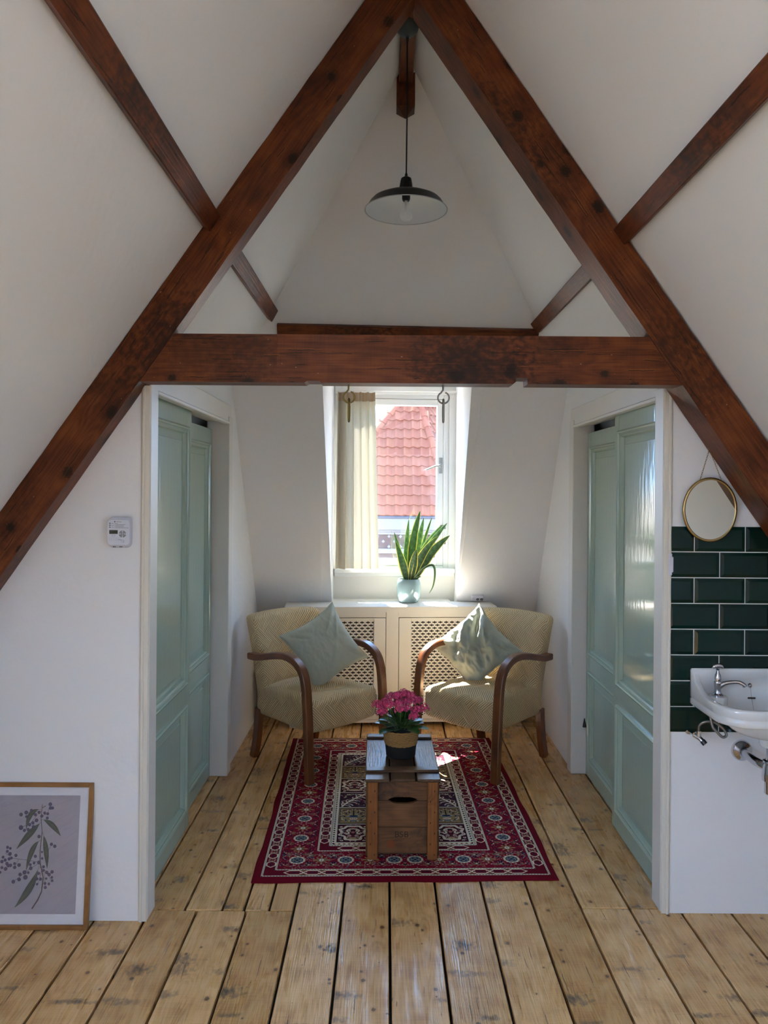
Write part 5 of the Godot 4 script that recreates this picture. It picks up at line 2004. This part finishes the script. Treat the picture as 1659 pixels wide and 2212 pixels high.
func build_sink() -> void:
	var x0 := 1.165
	var wid := 0.45
	var zb := -2.9385
	var dep := 0.315
	var p := thing("wash_basin", "white porcelain wall basin with a raised back below the mirror", "sink", Vector3(x0 + wid / 2, 0.69, zb))
	# outline in plan, from the back left corner round the front to the back right
	var hw := wid / 2
	var line := []
	line.append(Vector2(-hw, 0))
	for k in 6:
		line.append(Vector2(-hw, dep * 0.12 * k + 0.01))
	var r := 0.115
	for k in 9:
		var a := PI - PI / 2 * k / 8
		line.append(Vector2(-hw + r + cos(a) * r, dep - r + sin(a) * r))
	for k in range(1, 6):
		line.append(Vector2(lerpf(-hw + r, 0, k / 5.0), dep))
	for k in range(line.size() - 2, -1, -1):
		line.append(Vector2(-line[k].x, line[k].y))
	# crest of the rim: high at the wall, falling to the front
	var rim_y := func(z: float) -> float: return 0.178 + 0.077 * pow(clampf(1.0 - z / 0.155, 0, 1), 2.2)
	var ring := func(inset: float, y: Callable, zmin: float) -> Array:
		var out := []
		for q in line:
			var x: float = q.x * (1.0 - inset / hw)
			var z: float = minf(q.y, dep - inset) if q.y > dep * 0.5 else q.y
			z = maxf(lerpf(q.y, q.y * (1.0 - inset / dep), 1.0), zmin)
			out.append(Vector3(x, y.call(q.y, z), z))
		return out
	var rings := []
	rings.append(ring.call(0.018, func(_a, _z): return 0.114, 0.0))
	rings.append(ring.call(0.004, func(_a, _z): return 0.116, 0.0))
	rings.append(ring.call(0.0, func(_a, _z): return 0.122, 0.0))
	rings.append(ring.call(0.0, func(_a, _z): return 0.140, 0.0))
	rings.append(ring.call(0.003, func(_a, _z): return 0.143, 0.0))
	rings.append(ring.call(0.001, func(_a, _z): return 0.146, 0.0))
	rings.append(ring.call(0.0, func(a, _z): return rim_y.call(a) - 0.008, 0.0))
	rings.append(ring.call(0.003, func(a, _z): return rim_y.call(a) - 0.001, 0.003))
	rings.append(ring.call(0.008, func(a, _z): return rim_y.call(a), 0.006))
	rings.append(ring.call(0.020, func(a, _z): return rim_y.call(a) - 0.001, 0.014))
	rings.append(ring.call(0.026, func(a, _z): return rim_y.call(a) - 0.006, 0.018))
	rings.append(ring.call(0.034, func(a, _z): return minf(rim_y.call(a) - 0.03, 0.190), 0.026))
	rings.append(ring.call(0.046, func(a, _z): return 0.150, 0.036))
	rings.append(ring.call(0.075, func(_a, _z): return 0.10, 0.055))
	rings.append(ring.call(0.115, func(_a, _z): return 0.06, 0.085))
	rings.append(ring.call(0.20, func(_a, _z): return 0.04, 0.14))
	var s := mk(1)
	var n := line.size()
	for i in rings.size() - 1:
		for k in n - 1:
			quad(s, rings[i][k], rings[i][k + 1], rings[i + 1][k + 1], rings[i + 1][k])
	# close the middle and the back
	var mid := Vector3(0, 0.038, 0.16)
	for k in n - 1:
		tri(s, rings[-1][k], rings[-1][k + 1], mid)
	for i in range(rings.size() - 1):
		quad(s, rings[i][n - 1], rings[i][0], rings[i + 1][0], rings[i + 1][n - 1])
	obj("basin", s, M.porcelain, p)
	# tap ledge at the left
	s = mk()
	lathe(s, [Vector2(0.034, 0.12), Vector2(0.036, 0.160), Vector2(0.033, 0.1655), Vector2(0.0, 0.1655)], 32, Vector3(-0.146, 0, 0.062))
	obj("tap_ledge", s, M.porcelain, p)
	# the bowl below
	s = mk(1)
	var prof := []
	for k in 9:
		var t := k / 8.0 * PI / 2
		prof.append(Vector2(cos(t), -sin(t)))
	for i in 8:
		for k in 32:
			var q := []
			for o in [[i, k], [i, k + 1], [i + 1, k + 1], [i + 1, k]]:
				var a: float = TAU * o[1] / 32
				var e: Vector2 = prof[o[0]]
				q.append(Vector3(e.x * cos(a) * 0.165, 0.116 + e.y * 0.078, 0.165 + e.x * sin(a) * 0.125))
			quad(s, q[0], q[3], q[2], q[1])
	obj("bowl", s, M.porcelain, p)
	s = mk()
	lathe(s, [Vector2(0.0, 0.012), Vector2(0.040, 0.012), Vector2(0.044, 0.020), Vector2(0.047, 0.062)], 32, Vector3(0.008, 0, 0.165))
	obj("outlet_collar", s, M.porcelain, p)
	# overflow slot, plug chain
	s = mk()
	box(s, Vector3(-0.026, 0.150, 0.043), Vector3(0.004, 0.156, 0.048), 0.002)
	obj("overflow", s, mat(Color(0.22, 0.16, 0.10), 0.6), p)
	s = mk()
	lathe(s, [Vector2(0.0, 0.0), Vector2(0.009, 0.001), Vector2(0.006, 0.006), Vector2(0.0, 0.008)], 16)
	var btn := obj("chain_button", s, M.chrome, p)
	btn.position = Vector3(-0.011, 0.196, 0.030)
	btn.rotation.x = PI / 2
	s = mk()
	for k in 30:
		XF = Transform3D(Basis(), Vector3(-0.011, 0.192 - k * 0.0036, 0.036 + 0.0006 * k + 0.00003 * k * k))
		lathe(s, [Vector2(0, -0.0018), Vector2(0.0016, 0), Vector2(0, 0.0018)], 6)
	XF = Transform3D.IDENTITY
	obj("plug_chain", s, M.chrome, p)

	# tap
	var tp := thing("water_tap", "old chrome pillar tap with curved spout on the basin", "tap", p.position + Vector3(-0.146, 0.166, 0.062))
	s = mk()
	lathe(s, [Vector2(0.0, 0.0), Vector2(0.021, 0.0), Vector2(0.021, 0.004), Vector2(0.014, 0.010), Vector2(0.0115, 0.022), Vector2(0.0125, 0.036), Vector2(0.0140, 0.046), Vector2(0.0140, 0.052), Vector2(0.012, 0.055), Vector2(0.0125, 0.064), Vector2(0.0105, 0.078), Vector2(0.0065, 0.085), Vector2(0.0045, 0.094), Vector2(0.0075, 0.099), Vector2(0.0, 0.101)], 28)
	obj("body", s, M.chrome, tp)
	s = mk()
	tube(s, smooth_path([Vector3(0.004, 0.032, 0.0), Vector3(0.022, 0.045, 0.004), Vector3(0.045, 0.052, 0.010), Vector3(0.070, 0.054, 0.018), Vector3(0.086, 0.047, 0.024), Vector3(0.090, 0.040, 0.025)], 5), [0.011, 0.0105, 0.010, 0.0098, 0.0095, 0.009, 0.0085, 0.008, 0.0075, 0.0075, 0.0075, 0.0072, 0.007, 0.007, 0.007, 0.007, 0.007, 0.007, 0.007, 0.0072, 0.0075, 0.008, 0.008, 0.008, 0.008, 0.008], 14)
	obj("spout", s, M.chrome, tp)
	s = mk()
	round_box(s, Vector3(0.0215, 0.0085, 0.0095), 0.008, Vector3i(4, 2, 2), func(q: Vector3) -> Vector3: return Vector3(q.x, q.y + 0.106 + 0.006 * cos(q.x * 70.0), q.z))
	obj("handle", s, M.chrome, tp)

	# flexible hose and shut-off valve
	var hz := zb
	var a := at_px(1533, 1546, 2.87)
	var v := at_px(1509, 1580, 2.885)
	var hose := [a + Vector3(0, 0.01, 0), a + Vector3(0.006, -0.035, 0.01), at_px(1545, 1577, 2.855), at_px(1560, 1592, 2.85), at_px(1569, 1588, 2.85), at_px(1562, 1574, 2.855), at_px(1543, 1560, 2.865), at_px(1524, 1559, 2.87), at_px(1511, 1566, 2.88), v]
	s = mk()
	tube(s, smooth_path(hose, 7), 0.0052, 10)
	tag(obj("braided_hose", s, M.steel), "looped braided steel hose between valve and basin", "hose")
	var vt := thing("shutoff_valve", "small chrome shut-off valve on wall under the tiles", "valve", Vector3(v.x, v.y - 0.014, -2.947))
	s = mk()
	XF = Transform3D(Basis(Vector3.RIGHT, PI / 2), Vector3(-0.012, 0.0, 0.0))
	lathe(s, [Vector2(0.017, 0.0), Vector2(0.016, 0.004), Vector2(0.008, 0.006), Vector2(0.008, 0.055), Vector2(0.0, 0.055)], 20)
	XF = Transform3D.IDENTITY
	obj("rosette", s, M.chrome, vt)
	s = mk()
	tube(s, [Vector3(0.0, 0.016, 0.062), Vector3(0.0, -0.004, 0.062)], 0.0088, 6)
	tube(s, [Vector3(-0.014, -0.003, 0.05), Vector3(0.004, -0.012, 0.066), Vector3(0.010, -0.018, 0.072)], [0.008, 0.009, 0.009], 12)
	obj("body", s, M.chrome, vt)
	s = mk()
	tube(s, [Vector3(0.010, -0.018, 0.072), Vector3(0.018, -0.028, 0.080)], 0.0108, 8)
	obj("knob", s, mat(Color(0.16, 0.16, 0.17), 0.35), vt)

	# bottle trap
	var tr := thing("bottle_trap", "chrome bottle trap with wall rosette under the basin", "pipe", p.position + Vector3(0.008, 0, 0.165))
	s = mk()
	lathe(s, [Vector2(0.0, -0.165), Vector2(0.020, -0.164), Vector2(0.026, -0.158), Vector2(0.026, -0.115), Vector2(0.034, -0.112), Vector2(0.0345, -0.098), Vector2(0.031, -0.060), Vector2(0.028, -0.052), Vector2(0.032, -0.047), Vector2(0.031, -0.040), Vector2(0.022, -0.038), Vector2(0.019, -0.030), Vector2(0.019, 0.012), Vector2(0.0, 0.012)], 36)
	obj("trap_body", s, M.chrome, tr)
	s = mk()
	tube(s, [Vector3(0, -0.07, 0), Vector3(-0.02, -0.067, -0.03), Vector3(-0.03, -0.064, -0.06), Vector3(-0.03, -0.062, -0.175)], 0.0165, 18)
	obj("outlet_pipe", s, M.chrome, tr)
	s = mk()
	XF = Transform3D(Basis(Vector3.RIGHT, PI / 2), Vector3(-0.03, -0.062, -0.1755))
	lathe(s, [Vector2(0.040, 0.0), Vector2(0.0395, 0.006), Vector2(0.034, 0.014), Vector2(0.022, 0.020), Vector2(0.0175, 0.028)], 36)
	XF = Transform3D.IDENTITY
	obj("wall_rosette", s, M.chrome, tr)

# ------------------------------------------------------------------ the alarm and the print at the left
func build_alarm() -> void:
	var lo := at_px(233, 1184, 2.85)
	var hi := at_px(290, 1115, 2.85)
	var w := 0.086
	var h := 0.115
	var p := thing("gas_alarm", "white alarm box with a small display on the wall", "alarm", Vector3((lo.x + hi.x) / 2 - 0.004, (lo.y + hi.y) / 2, -2.8695))
	var s := mk()
	round_box(s, Vector3(w / 2, h / 2, 0.015), 0.0145, Vector3i(3, 3, 1), func(q: Vector3) -> Vector3:
		var k := 1.0 - 0.12 * pow(clampf((absf(q.y) - h * 0.32) / (h * 0.18), 0, 1), 2.0)
		return Vector3(q.x * k, q.y, q.z + 0.015))
	obj("housing", s, M.white_plastic, p)
	# the face with its print
	var im := Image.create(300, 372, false, Image.FORMAT_RGB8)
	im.fill(Color(0.85, 0.86, 0.90))
	var ink := Color(0.20, 0.22, 0.30)
	var soft := Color(0.60, 0.62, 0.70)
	ell(im, 100, 32, 10, 10, ink)
	ell(im, 103, 34, 5, 5, soft)
	for k in 14:
		im.fill_rect(Rect2i(120 + k * 5, 30, 4, 6), ink.lerp(soft, 0.3))
	for k in 3:
		ell(im, 34, 55 + k * 28, 8, 8, Color(0.03, 0.03, 0.05))
		im.fill_rect(Rect2i(52, 53 + k * 28, 34, 4), ink.lerp(soft, 0.4))
	im.fill_rect(Rect2i(95, 48, 2, 72), soft)
	for l in [[102, 54, 36], [104, 72, 136], [104, 86, 112], [104, 103, 120], [104, 118, 180]]:
		im.fill_rect(Rect2i(l[0], l[1], l[2], 4), ink.lerp(soft, 0.35))
	im.fill_rect(Rect2i(26, 154, 112, 54), Color(0.03, 0.035, 0.035))
	im.fill_rect(Rect2i(34, 162, 92, 38), Color(0.22, 0.25, 0.19))
	# the digits 2 and 8 of the display
	var seg := func(x: int, y: int, on: Array) -> void:
		var c := Color(0.02, 0.02, 0.02)
		var r := [Rect2i(x, y, 22, 4), Rect2i(x + 18, y, 4, 16), Rect2i(x + 18, y + 14, 4, 16), Rect2i(x, y + 26, 22, 4), Rect2i(x, y + 14, 4, 16), Rect2i(x, y, 4, 16), Rect2i(x, y + 13, 22, 4)]
		for k in on:
			im.fill_rect(r[k], c)
	seg.call(66, 166, [0, 1, 6, 4, 3])
	seg.call(96, 166, [0, 1, 2, 3, 4, 5, 6])
	im.fill_rect(Rect2i(60, 222, 44, 5), soft)
	im.fill_rect(Rect2i(62, 222, 5, 16), soft)
	im.fill_rect(Rect2i(98, 222, 5, 16), soft)
	im.fill_rect(Rect2i(56, 246, 52, 4), soft)
	for k in 7:
		im.fill_rect(Rect2i(30 + k * 23, 264, 6, 10), soft)
		if k < 5:
			im.fill_rect(Rect2i(30 + k * 23, 290, 6, 10), soft)
	im.fill_rect(Rect2i(140, 290, 52, 5), ink.lerp(soft, 0.3))
	var face := tex_mat(im, 0.45)
	s = mk()
	var fw := 0.0415
	var fh := 0.0475
	var rad := 0.013
	var line := []
	for c in [[fw - rad, fh - rad, 0.0], [-fw + rad, fh - rad, PI / 2], [-fw + rad, -fh + rad, PI], [fw - rad, -fh + rad, PI * 1.5]]:
		for k in 7:
			var a: float = c[2] + PI / 2 * k / 6
			line.append(Vector2(c[0] + cos(a) * rad, c[1] + sin(a) * rad))
	G = Vector3(0, 1, 0)
	US = Vector2(1.0 / (fw * 2), -1.0 / (fh * 2))
	UO = Vector2(0.5, 0.5)
	var zf := 0.0345
	for k in line.size():
		var a: Vector2 = line[k]
		var b: Vector2 = line[(k + 1) % line.size()]
		var ca := a * 0.975
		var cb := b * 0.975
		for q in [[Vector3(0, 0, zf), Vector3(ca.x, ca.y, zf), Vector3(cb.x, cb.y, zf)], [Vector3(ca.x, ca.y, zf), Vector3(a.x, a.y, zf - 0.002), Vector3(b.x, b.y, zf - 0.002)], [Vector3(ca.x, ca.y, zf), Vector3(b.x, b.y, zf - 0.002), Vector3(cb.x, cb.y, zf)], [Vector3(a.x, a.y, zf - 0.002), Vector3(a.x, a.y, 0.026), Vector3(b.x, b.y, 0.026)], [Vector3(a.x, a.y, zf - 0.002), Vector3(b.x, b.y, 0.026), Vector3(b.x, b.y, zf - 0.002)]]:
			for o in [0, 2, 1]:
				s.set_uv(Vector2(q[o].x / (fw * 2) + 0.5, 0.5 - q[o].y / (fh * 2)))
				s.add_vertex(q[o])
	obj("face_plate", s, face, p)
	US = Vector2.ONE
	UO = Vector2.ZERO
	var grille := Vector3(0.0145, -0.006, zf)
	s = mk()
	for r in [0.003, 0.006, 0.009, 0.012]:
		for q in 4:
			var arc := []
			for k in 7:
				var a: float = PI / 2 * q + 0.16 + (PI / 2 - 0.32) * k / 6
				arc.append(grille + Vector3(cos(a) * r, sin(a) * r, 0.0))
			tube(s, arc, 0.0009, 5)
	obj("grille", s, mat(Color(0.16, 0.17, 0.22), 0.6), p)
	s = mk()
	XF = Transform3D(Basis(Vector3.RIGHT, PI / 2), Vector3(0.0145, -0.0335, zf))
	lathe(s, [Vector2(0.0065, -0.001), Vector2(0.0065, 0.0016), Vector2(0.0055, 0.002), Vector2(0.0, 0.0012)], 20)
	XF = Transform3D.IDENTITY
	obj("button", s, mat(Color(0.80, 0.81, 0.86), 0.4), p)
	s = mk()
	for x in [-0.021, -0.015, 0.004, 0.010]:
		box(s, Vector3(x - 0.001, -0.0555, 0.0245), Vector3(x + 0.001, -0.052, 0.0302))
	obj("vent_slots", s, mat(Color(0.25, 0.25, 0.30), 0.7), p)

func build_print() -> void:
	var p := thing("framed_print", "oak framed print of a berry branch leaning on the wall", "picture", Vector3(-1.283, 0.0, -2.806), deg_to_rad(0.5))
	p.rotation.x = -0.10
	var w := 0.402
	var h := 0.520
	var oak := tex_mat(wood(128, 1024, 720, Color(0.45, 0.29, 0.14), Color(0.60, 0.42, 0.23), Color(0.68, 0.50, 0.30), 3.0, [], [], Color.BLACK), 0.5)
	US = Vector2(5, 1.5)
	var f := 0.0155
	var s: SurfaceTool
	for k in 4:
		s = mk()
		var r: Rect2 = [Rect2(-w / 2, 0, f, h), Rect2(w / 2 - f, 0, f, h), Rect2(-w / 2 + f, 0, w - 2 * f, f), Rect2(-w / 2 + f, h - f, w - 2 * f, f)][k]
		G = Vector3(0, 1, 0) if k < 2 else Vector3(1, 0, 0)
		UO = Vector2(0.2 * k, 0.3 * k)
		box(s, Vector3(r.position.x, r.position.y, -0.020), Vector3(r.end.x, r.end.y, 0.0), 0.0015)
		obj("frame_bar", s, oak, p)
	US = Vector2.ONE
	UO = Vector2.ZERO
	s = mk()
	box(s, Vector3(-w / 2 + f, f, -0.016), Vector3(w / 2 - f, h - f, -0.010))
	obj("mount", s, mat(Color(0.90, 0.90, 0.92), 0.85), p)
	# the print: a branch with leaves and dark berries
	var W := 600
	var H := 820
	var im := Image.create(W, H, false, Image.FORMAT_RGB8)
	im.fill(Color(0.655, 0.63, 0.665))
	var to := func(x: float, y: float) -> Vector2: return Vector2((x / 4.159 + 12.0) / 176.0 * W, (y / 4.159 - 53.0) / 245.0 * H)
	var stem := Color(0.16, 0.12, 0.13)
	var line := []
	for q in [[345, 300], [340, 420], [355, 540], [345, 700], [350, 800], [385, 930], [375, 1050], [345, 1120], [300, 1190]]:
		line.append(to.call(q[0], q[1]))
	for k in line.size() - 1:
		stroke(im, [line[k], line[k + 1]], 1.8 + k * 0.45, stem)
	stroke(im, [to.call(345, 330), to.call(375, 312)], 2.0, stem)
	for q in [[345, 800, 240, 780], [240, 780, 110, 765], [110, 765, 40, 720], [350, 800, 270, 850], [270, 850, 122, 965], [350, 840, 400, 870], [400, 870, 460, 955], [345, 360, 200, 372], [340, 400, 395, 380], [395, 380, 416, 300], [400, 730, 443, 650], [300, 440, 165, 500], [370, 850, 342, 985], [390, 880, 407, 1010], [160, 770, 127, 842], [240, 475, 320, 370]]:
		stroke(im, [to.call(q[0], q[1]), to.call(q[2], q[3])], 1.3, Color(0.30, 0.27, 0.32))
	for l in [[345, 430, 430, 440, 520, 570, 15], [345, 450, 270, 520, 137, 682, 18], [340, 345, 225, 330, 213, 515, 14], [345, 610, 270, 640, 230, 870, 15], [362, 545, 400, 650, 415, 850, 15], [345, 820, 300, 1020, 148, 1180, 20]]:
		var path := bezier(to.call(l[0], l[1]), to.call(l[2], l[3]), to.call(l[4], l[5]), 70)
		for k in path.size():
			var t := float(k) / path.size()
			var rr: float = l[6] * pow(sin(PI * clampf(t * 1.05 - 0.08, 0, 1)), 1.2) * 1.25
			ell(im, path[k].x, path[k].y, maxf(rr, 1.0), maxf(rr, 1.0), Color(0.12, 0.17, 0.14))
		for k in path.size():
			var t := float(k) / path.size()
			var rr: float = l[6] * pow(sin(PI * clampf(t * 1.05 - 0.08, 0, 1)), 1.2) * 1.25 - 3.0
			if rr > 1:
				ell(im, path[k].x, path[k].y, rr, rr, Color(0.17, 0.25, 0.19))
		stroke(im, path, 1.2, Color(0.33, 0.40, 0.34))
	for b in [[205, 370, 16], [160, 388, 15], [210, 405, 12], [250, 352, 13], [287, 388, 13], [320, 368, 13], [345, 400, 13], [300, 437, 15], [370, 373, 12], [397, 380, 12], [395, 417, 12], [416, 297, 15], [420, 330, 14], [438, 330, 12], [165, 500, 19], [197, 524, 13], [230, 517, 13], [240, 475, 14], [270, 460, 13], [275, 492, 13], [330, 577, 14], [443, 643, 13], [473, 660, 14], [55, 670, 12], [80, 680, 11], [55, 705, 12], [80, 727, 15], [133, 740, 13], [20, 755, 12], [12, 793, 14], [40, 780, 13], [75, 770, 13], [95, 762, 11], [57, 810, 14], [70, 828, 14], [90, 825, 14], [125, 810, 12], [165, 822, 15], [127, 842, 14], [48, 855, 15], [15, 845, 12], [0, 885, 12], [305, 747, 13], [297, 805, 11], [270, 850, 15], [265, 820, 12], [340, 800, 15], [362, 710, 9], [367, 765, 10], [382, 837, 12], [383, 867, 12], [178, 902, 14], [217, 885, 17], [250, 887, 11], [227, 927, 19], [172, 945, 15], [122, 965, 15], [342, 893, 12], [330, 940, 12], [362, 942, 13], [333, 985, 10], [413, 885, 14], [435, 903, 14], [460, 880, 14], [460, 927, 11], [411, 937, 10], [465, 955, 11], [402, 978, 12], [437, 983, 11], [407, 1013, 13]]:
		var c: Vector2 = to.call(b[0], b[1])
		var rr: float = b[2] * 0.86
		ell(im, c.x, c.y, rr, rr, Color(0.17, 0.15, 0.27))
		ell(im, c.x - 1, c.y - 1, rr * 0.72, rr * 0.72, Color(0.245, 0.215, 0.37))
	s = mk()
	var ix := 0.049
	var iy0 := 0.052
	var iy1 := h - 0.047
	var q := [Vector3(-w / 2 + ix, iy0, -0.0096), Vector3(w / 2 - ix, iy0, -0.0096), Vector3(w / 2 - ix, iy1, -0.0096), Vector3(-w / 2 + ix, iy1, -0.0096)]
	var uv := [Vector2(0, 1), Vector2(1, 1), Vector2(1, 0), Vector2(0, 0)]
	for o in [0, 2, 1, 0, 3, 2]:
		s.set_uv(uv[o])
		s.add_vertex(q[o])
	obj("botanical_print", s, tex_mat(im, 0.8), p)
	s = mk()
	box(s, Vector3(-w / 2 + f, f, -0.0075), Vector3(w / 2 - f, h - f, -0.006))
	obj("glazing", s, M.glass, p)

# ------------------------------------------------------------------ small things on the walls
func build_small() -> void:
	# socket above the cabinet, right of the dormer
	var y := 0.822 + 0.024
	var p := thing("wall_socket", "white double socket on the leaning wall above the cabinet", "socket")
	var b := atan(1.0 / 0.645)
	p.transform = BK * Transform3D(Basis(Vector3(1, 0, 0), Vector3(0, sin(b), cos(b)), Vector3(0, -cos(b), sin(b))), Vector3(0.60, y + 0.012, slope_z(y + 0.012)))
	var s := mk()
	box(s, Vector3(-0.042, -0.022, 0.0), Vector3(0.042, 0.022, 0.028), 0.004)
	obj("plate", s, M.white_plastic, p)
	for x in [-0.0, 0.028]:
		s = mk()
		XF = Transform3D(Basis(Vector3.RIGHT, PI / 2), Vector3(x, 0, 0.0285))
		lathe(s, [Vector2(0.011, -0.001), Vector2(0.010, 0.001), Vector2(0.009, 0.0), Vector2(0.0, -0.0002)], 20)
		XF = Transform3D.IDENTITY
		obj("outlet", s, mat(Color(0.35, 0.35, 0.36), 0.5), p)
	# narrow white fitting at the tiles' edge
	var q := at_px(1447.5, 1219, 2.94)
	var e := thing("edge_fitting", "narrow white plastic fitting at the edge of green tiles", "fitting", Vector3(q.x + 0.002, q.y - 0.042, -2.9395))
	s = mk()
	box(s, Vector3(-0.007, 0.0, -0.001), Vector3(0.004, 0.084, 0.006), 0.002)
	obj("plate", s, M.white_plastic, e)
	s = mk()
	box(s, Vector3(-0.004, 0.012, 0.005), Vector3(0.007, 0.072, 0.013), 0.003)
	obj("lever", s, M.white_plastic, e)
	# dark tassel at the far edge of the rear right door
	s = mk()
	lathe(s, [Vector2(0.0, 0.0), Vector2(0.011, 0.001), Vector2(0.009, 0.012), Vector2(0.003, 0.045), Vector2(0.0, 0.052)], 16)
	var t := obj("tassel", s, M.black)
	var tp := at_px(1256, 1576, 4.30)
	t.position = Vector3(1.128, tp.y, -4.345)
	tag(t, "small black tassel hanging at the rear door's far edge", "tassel")
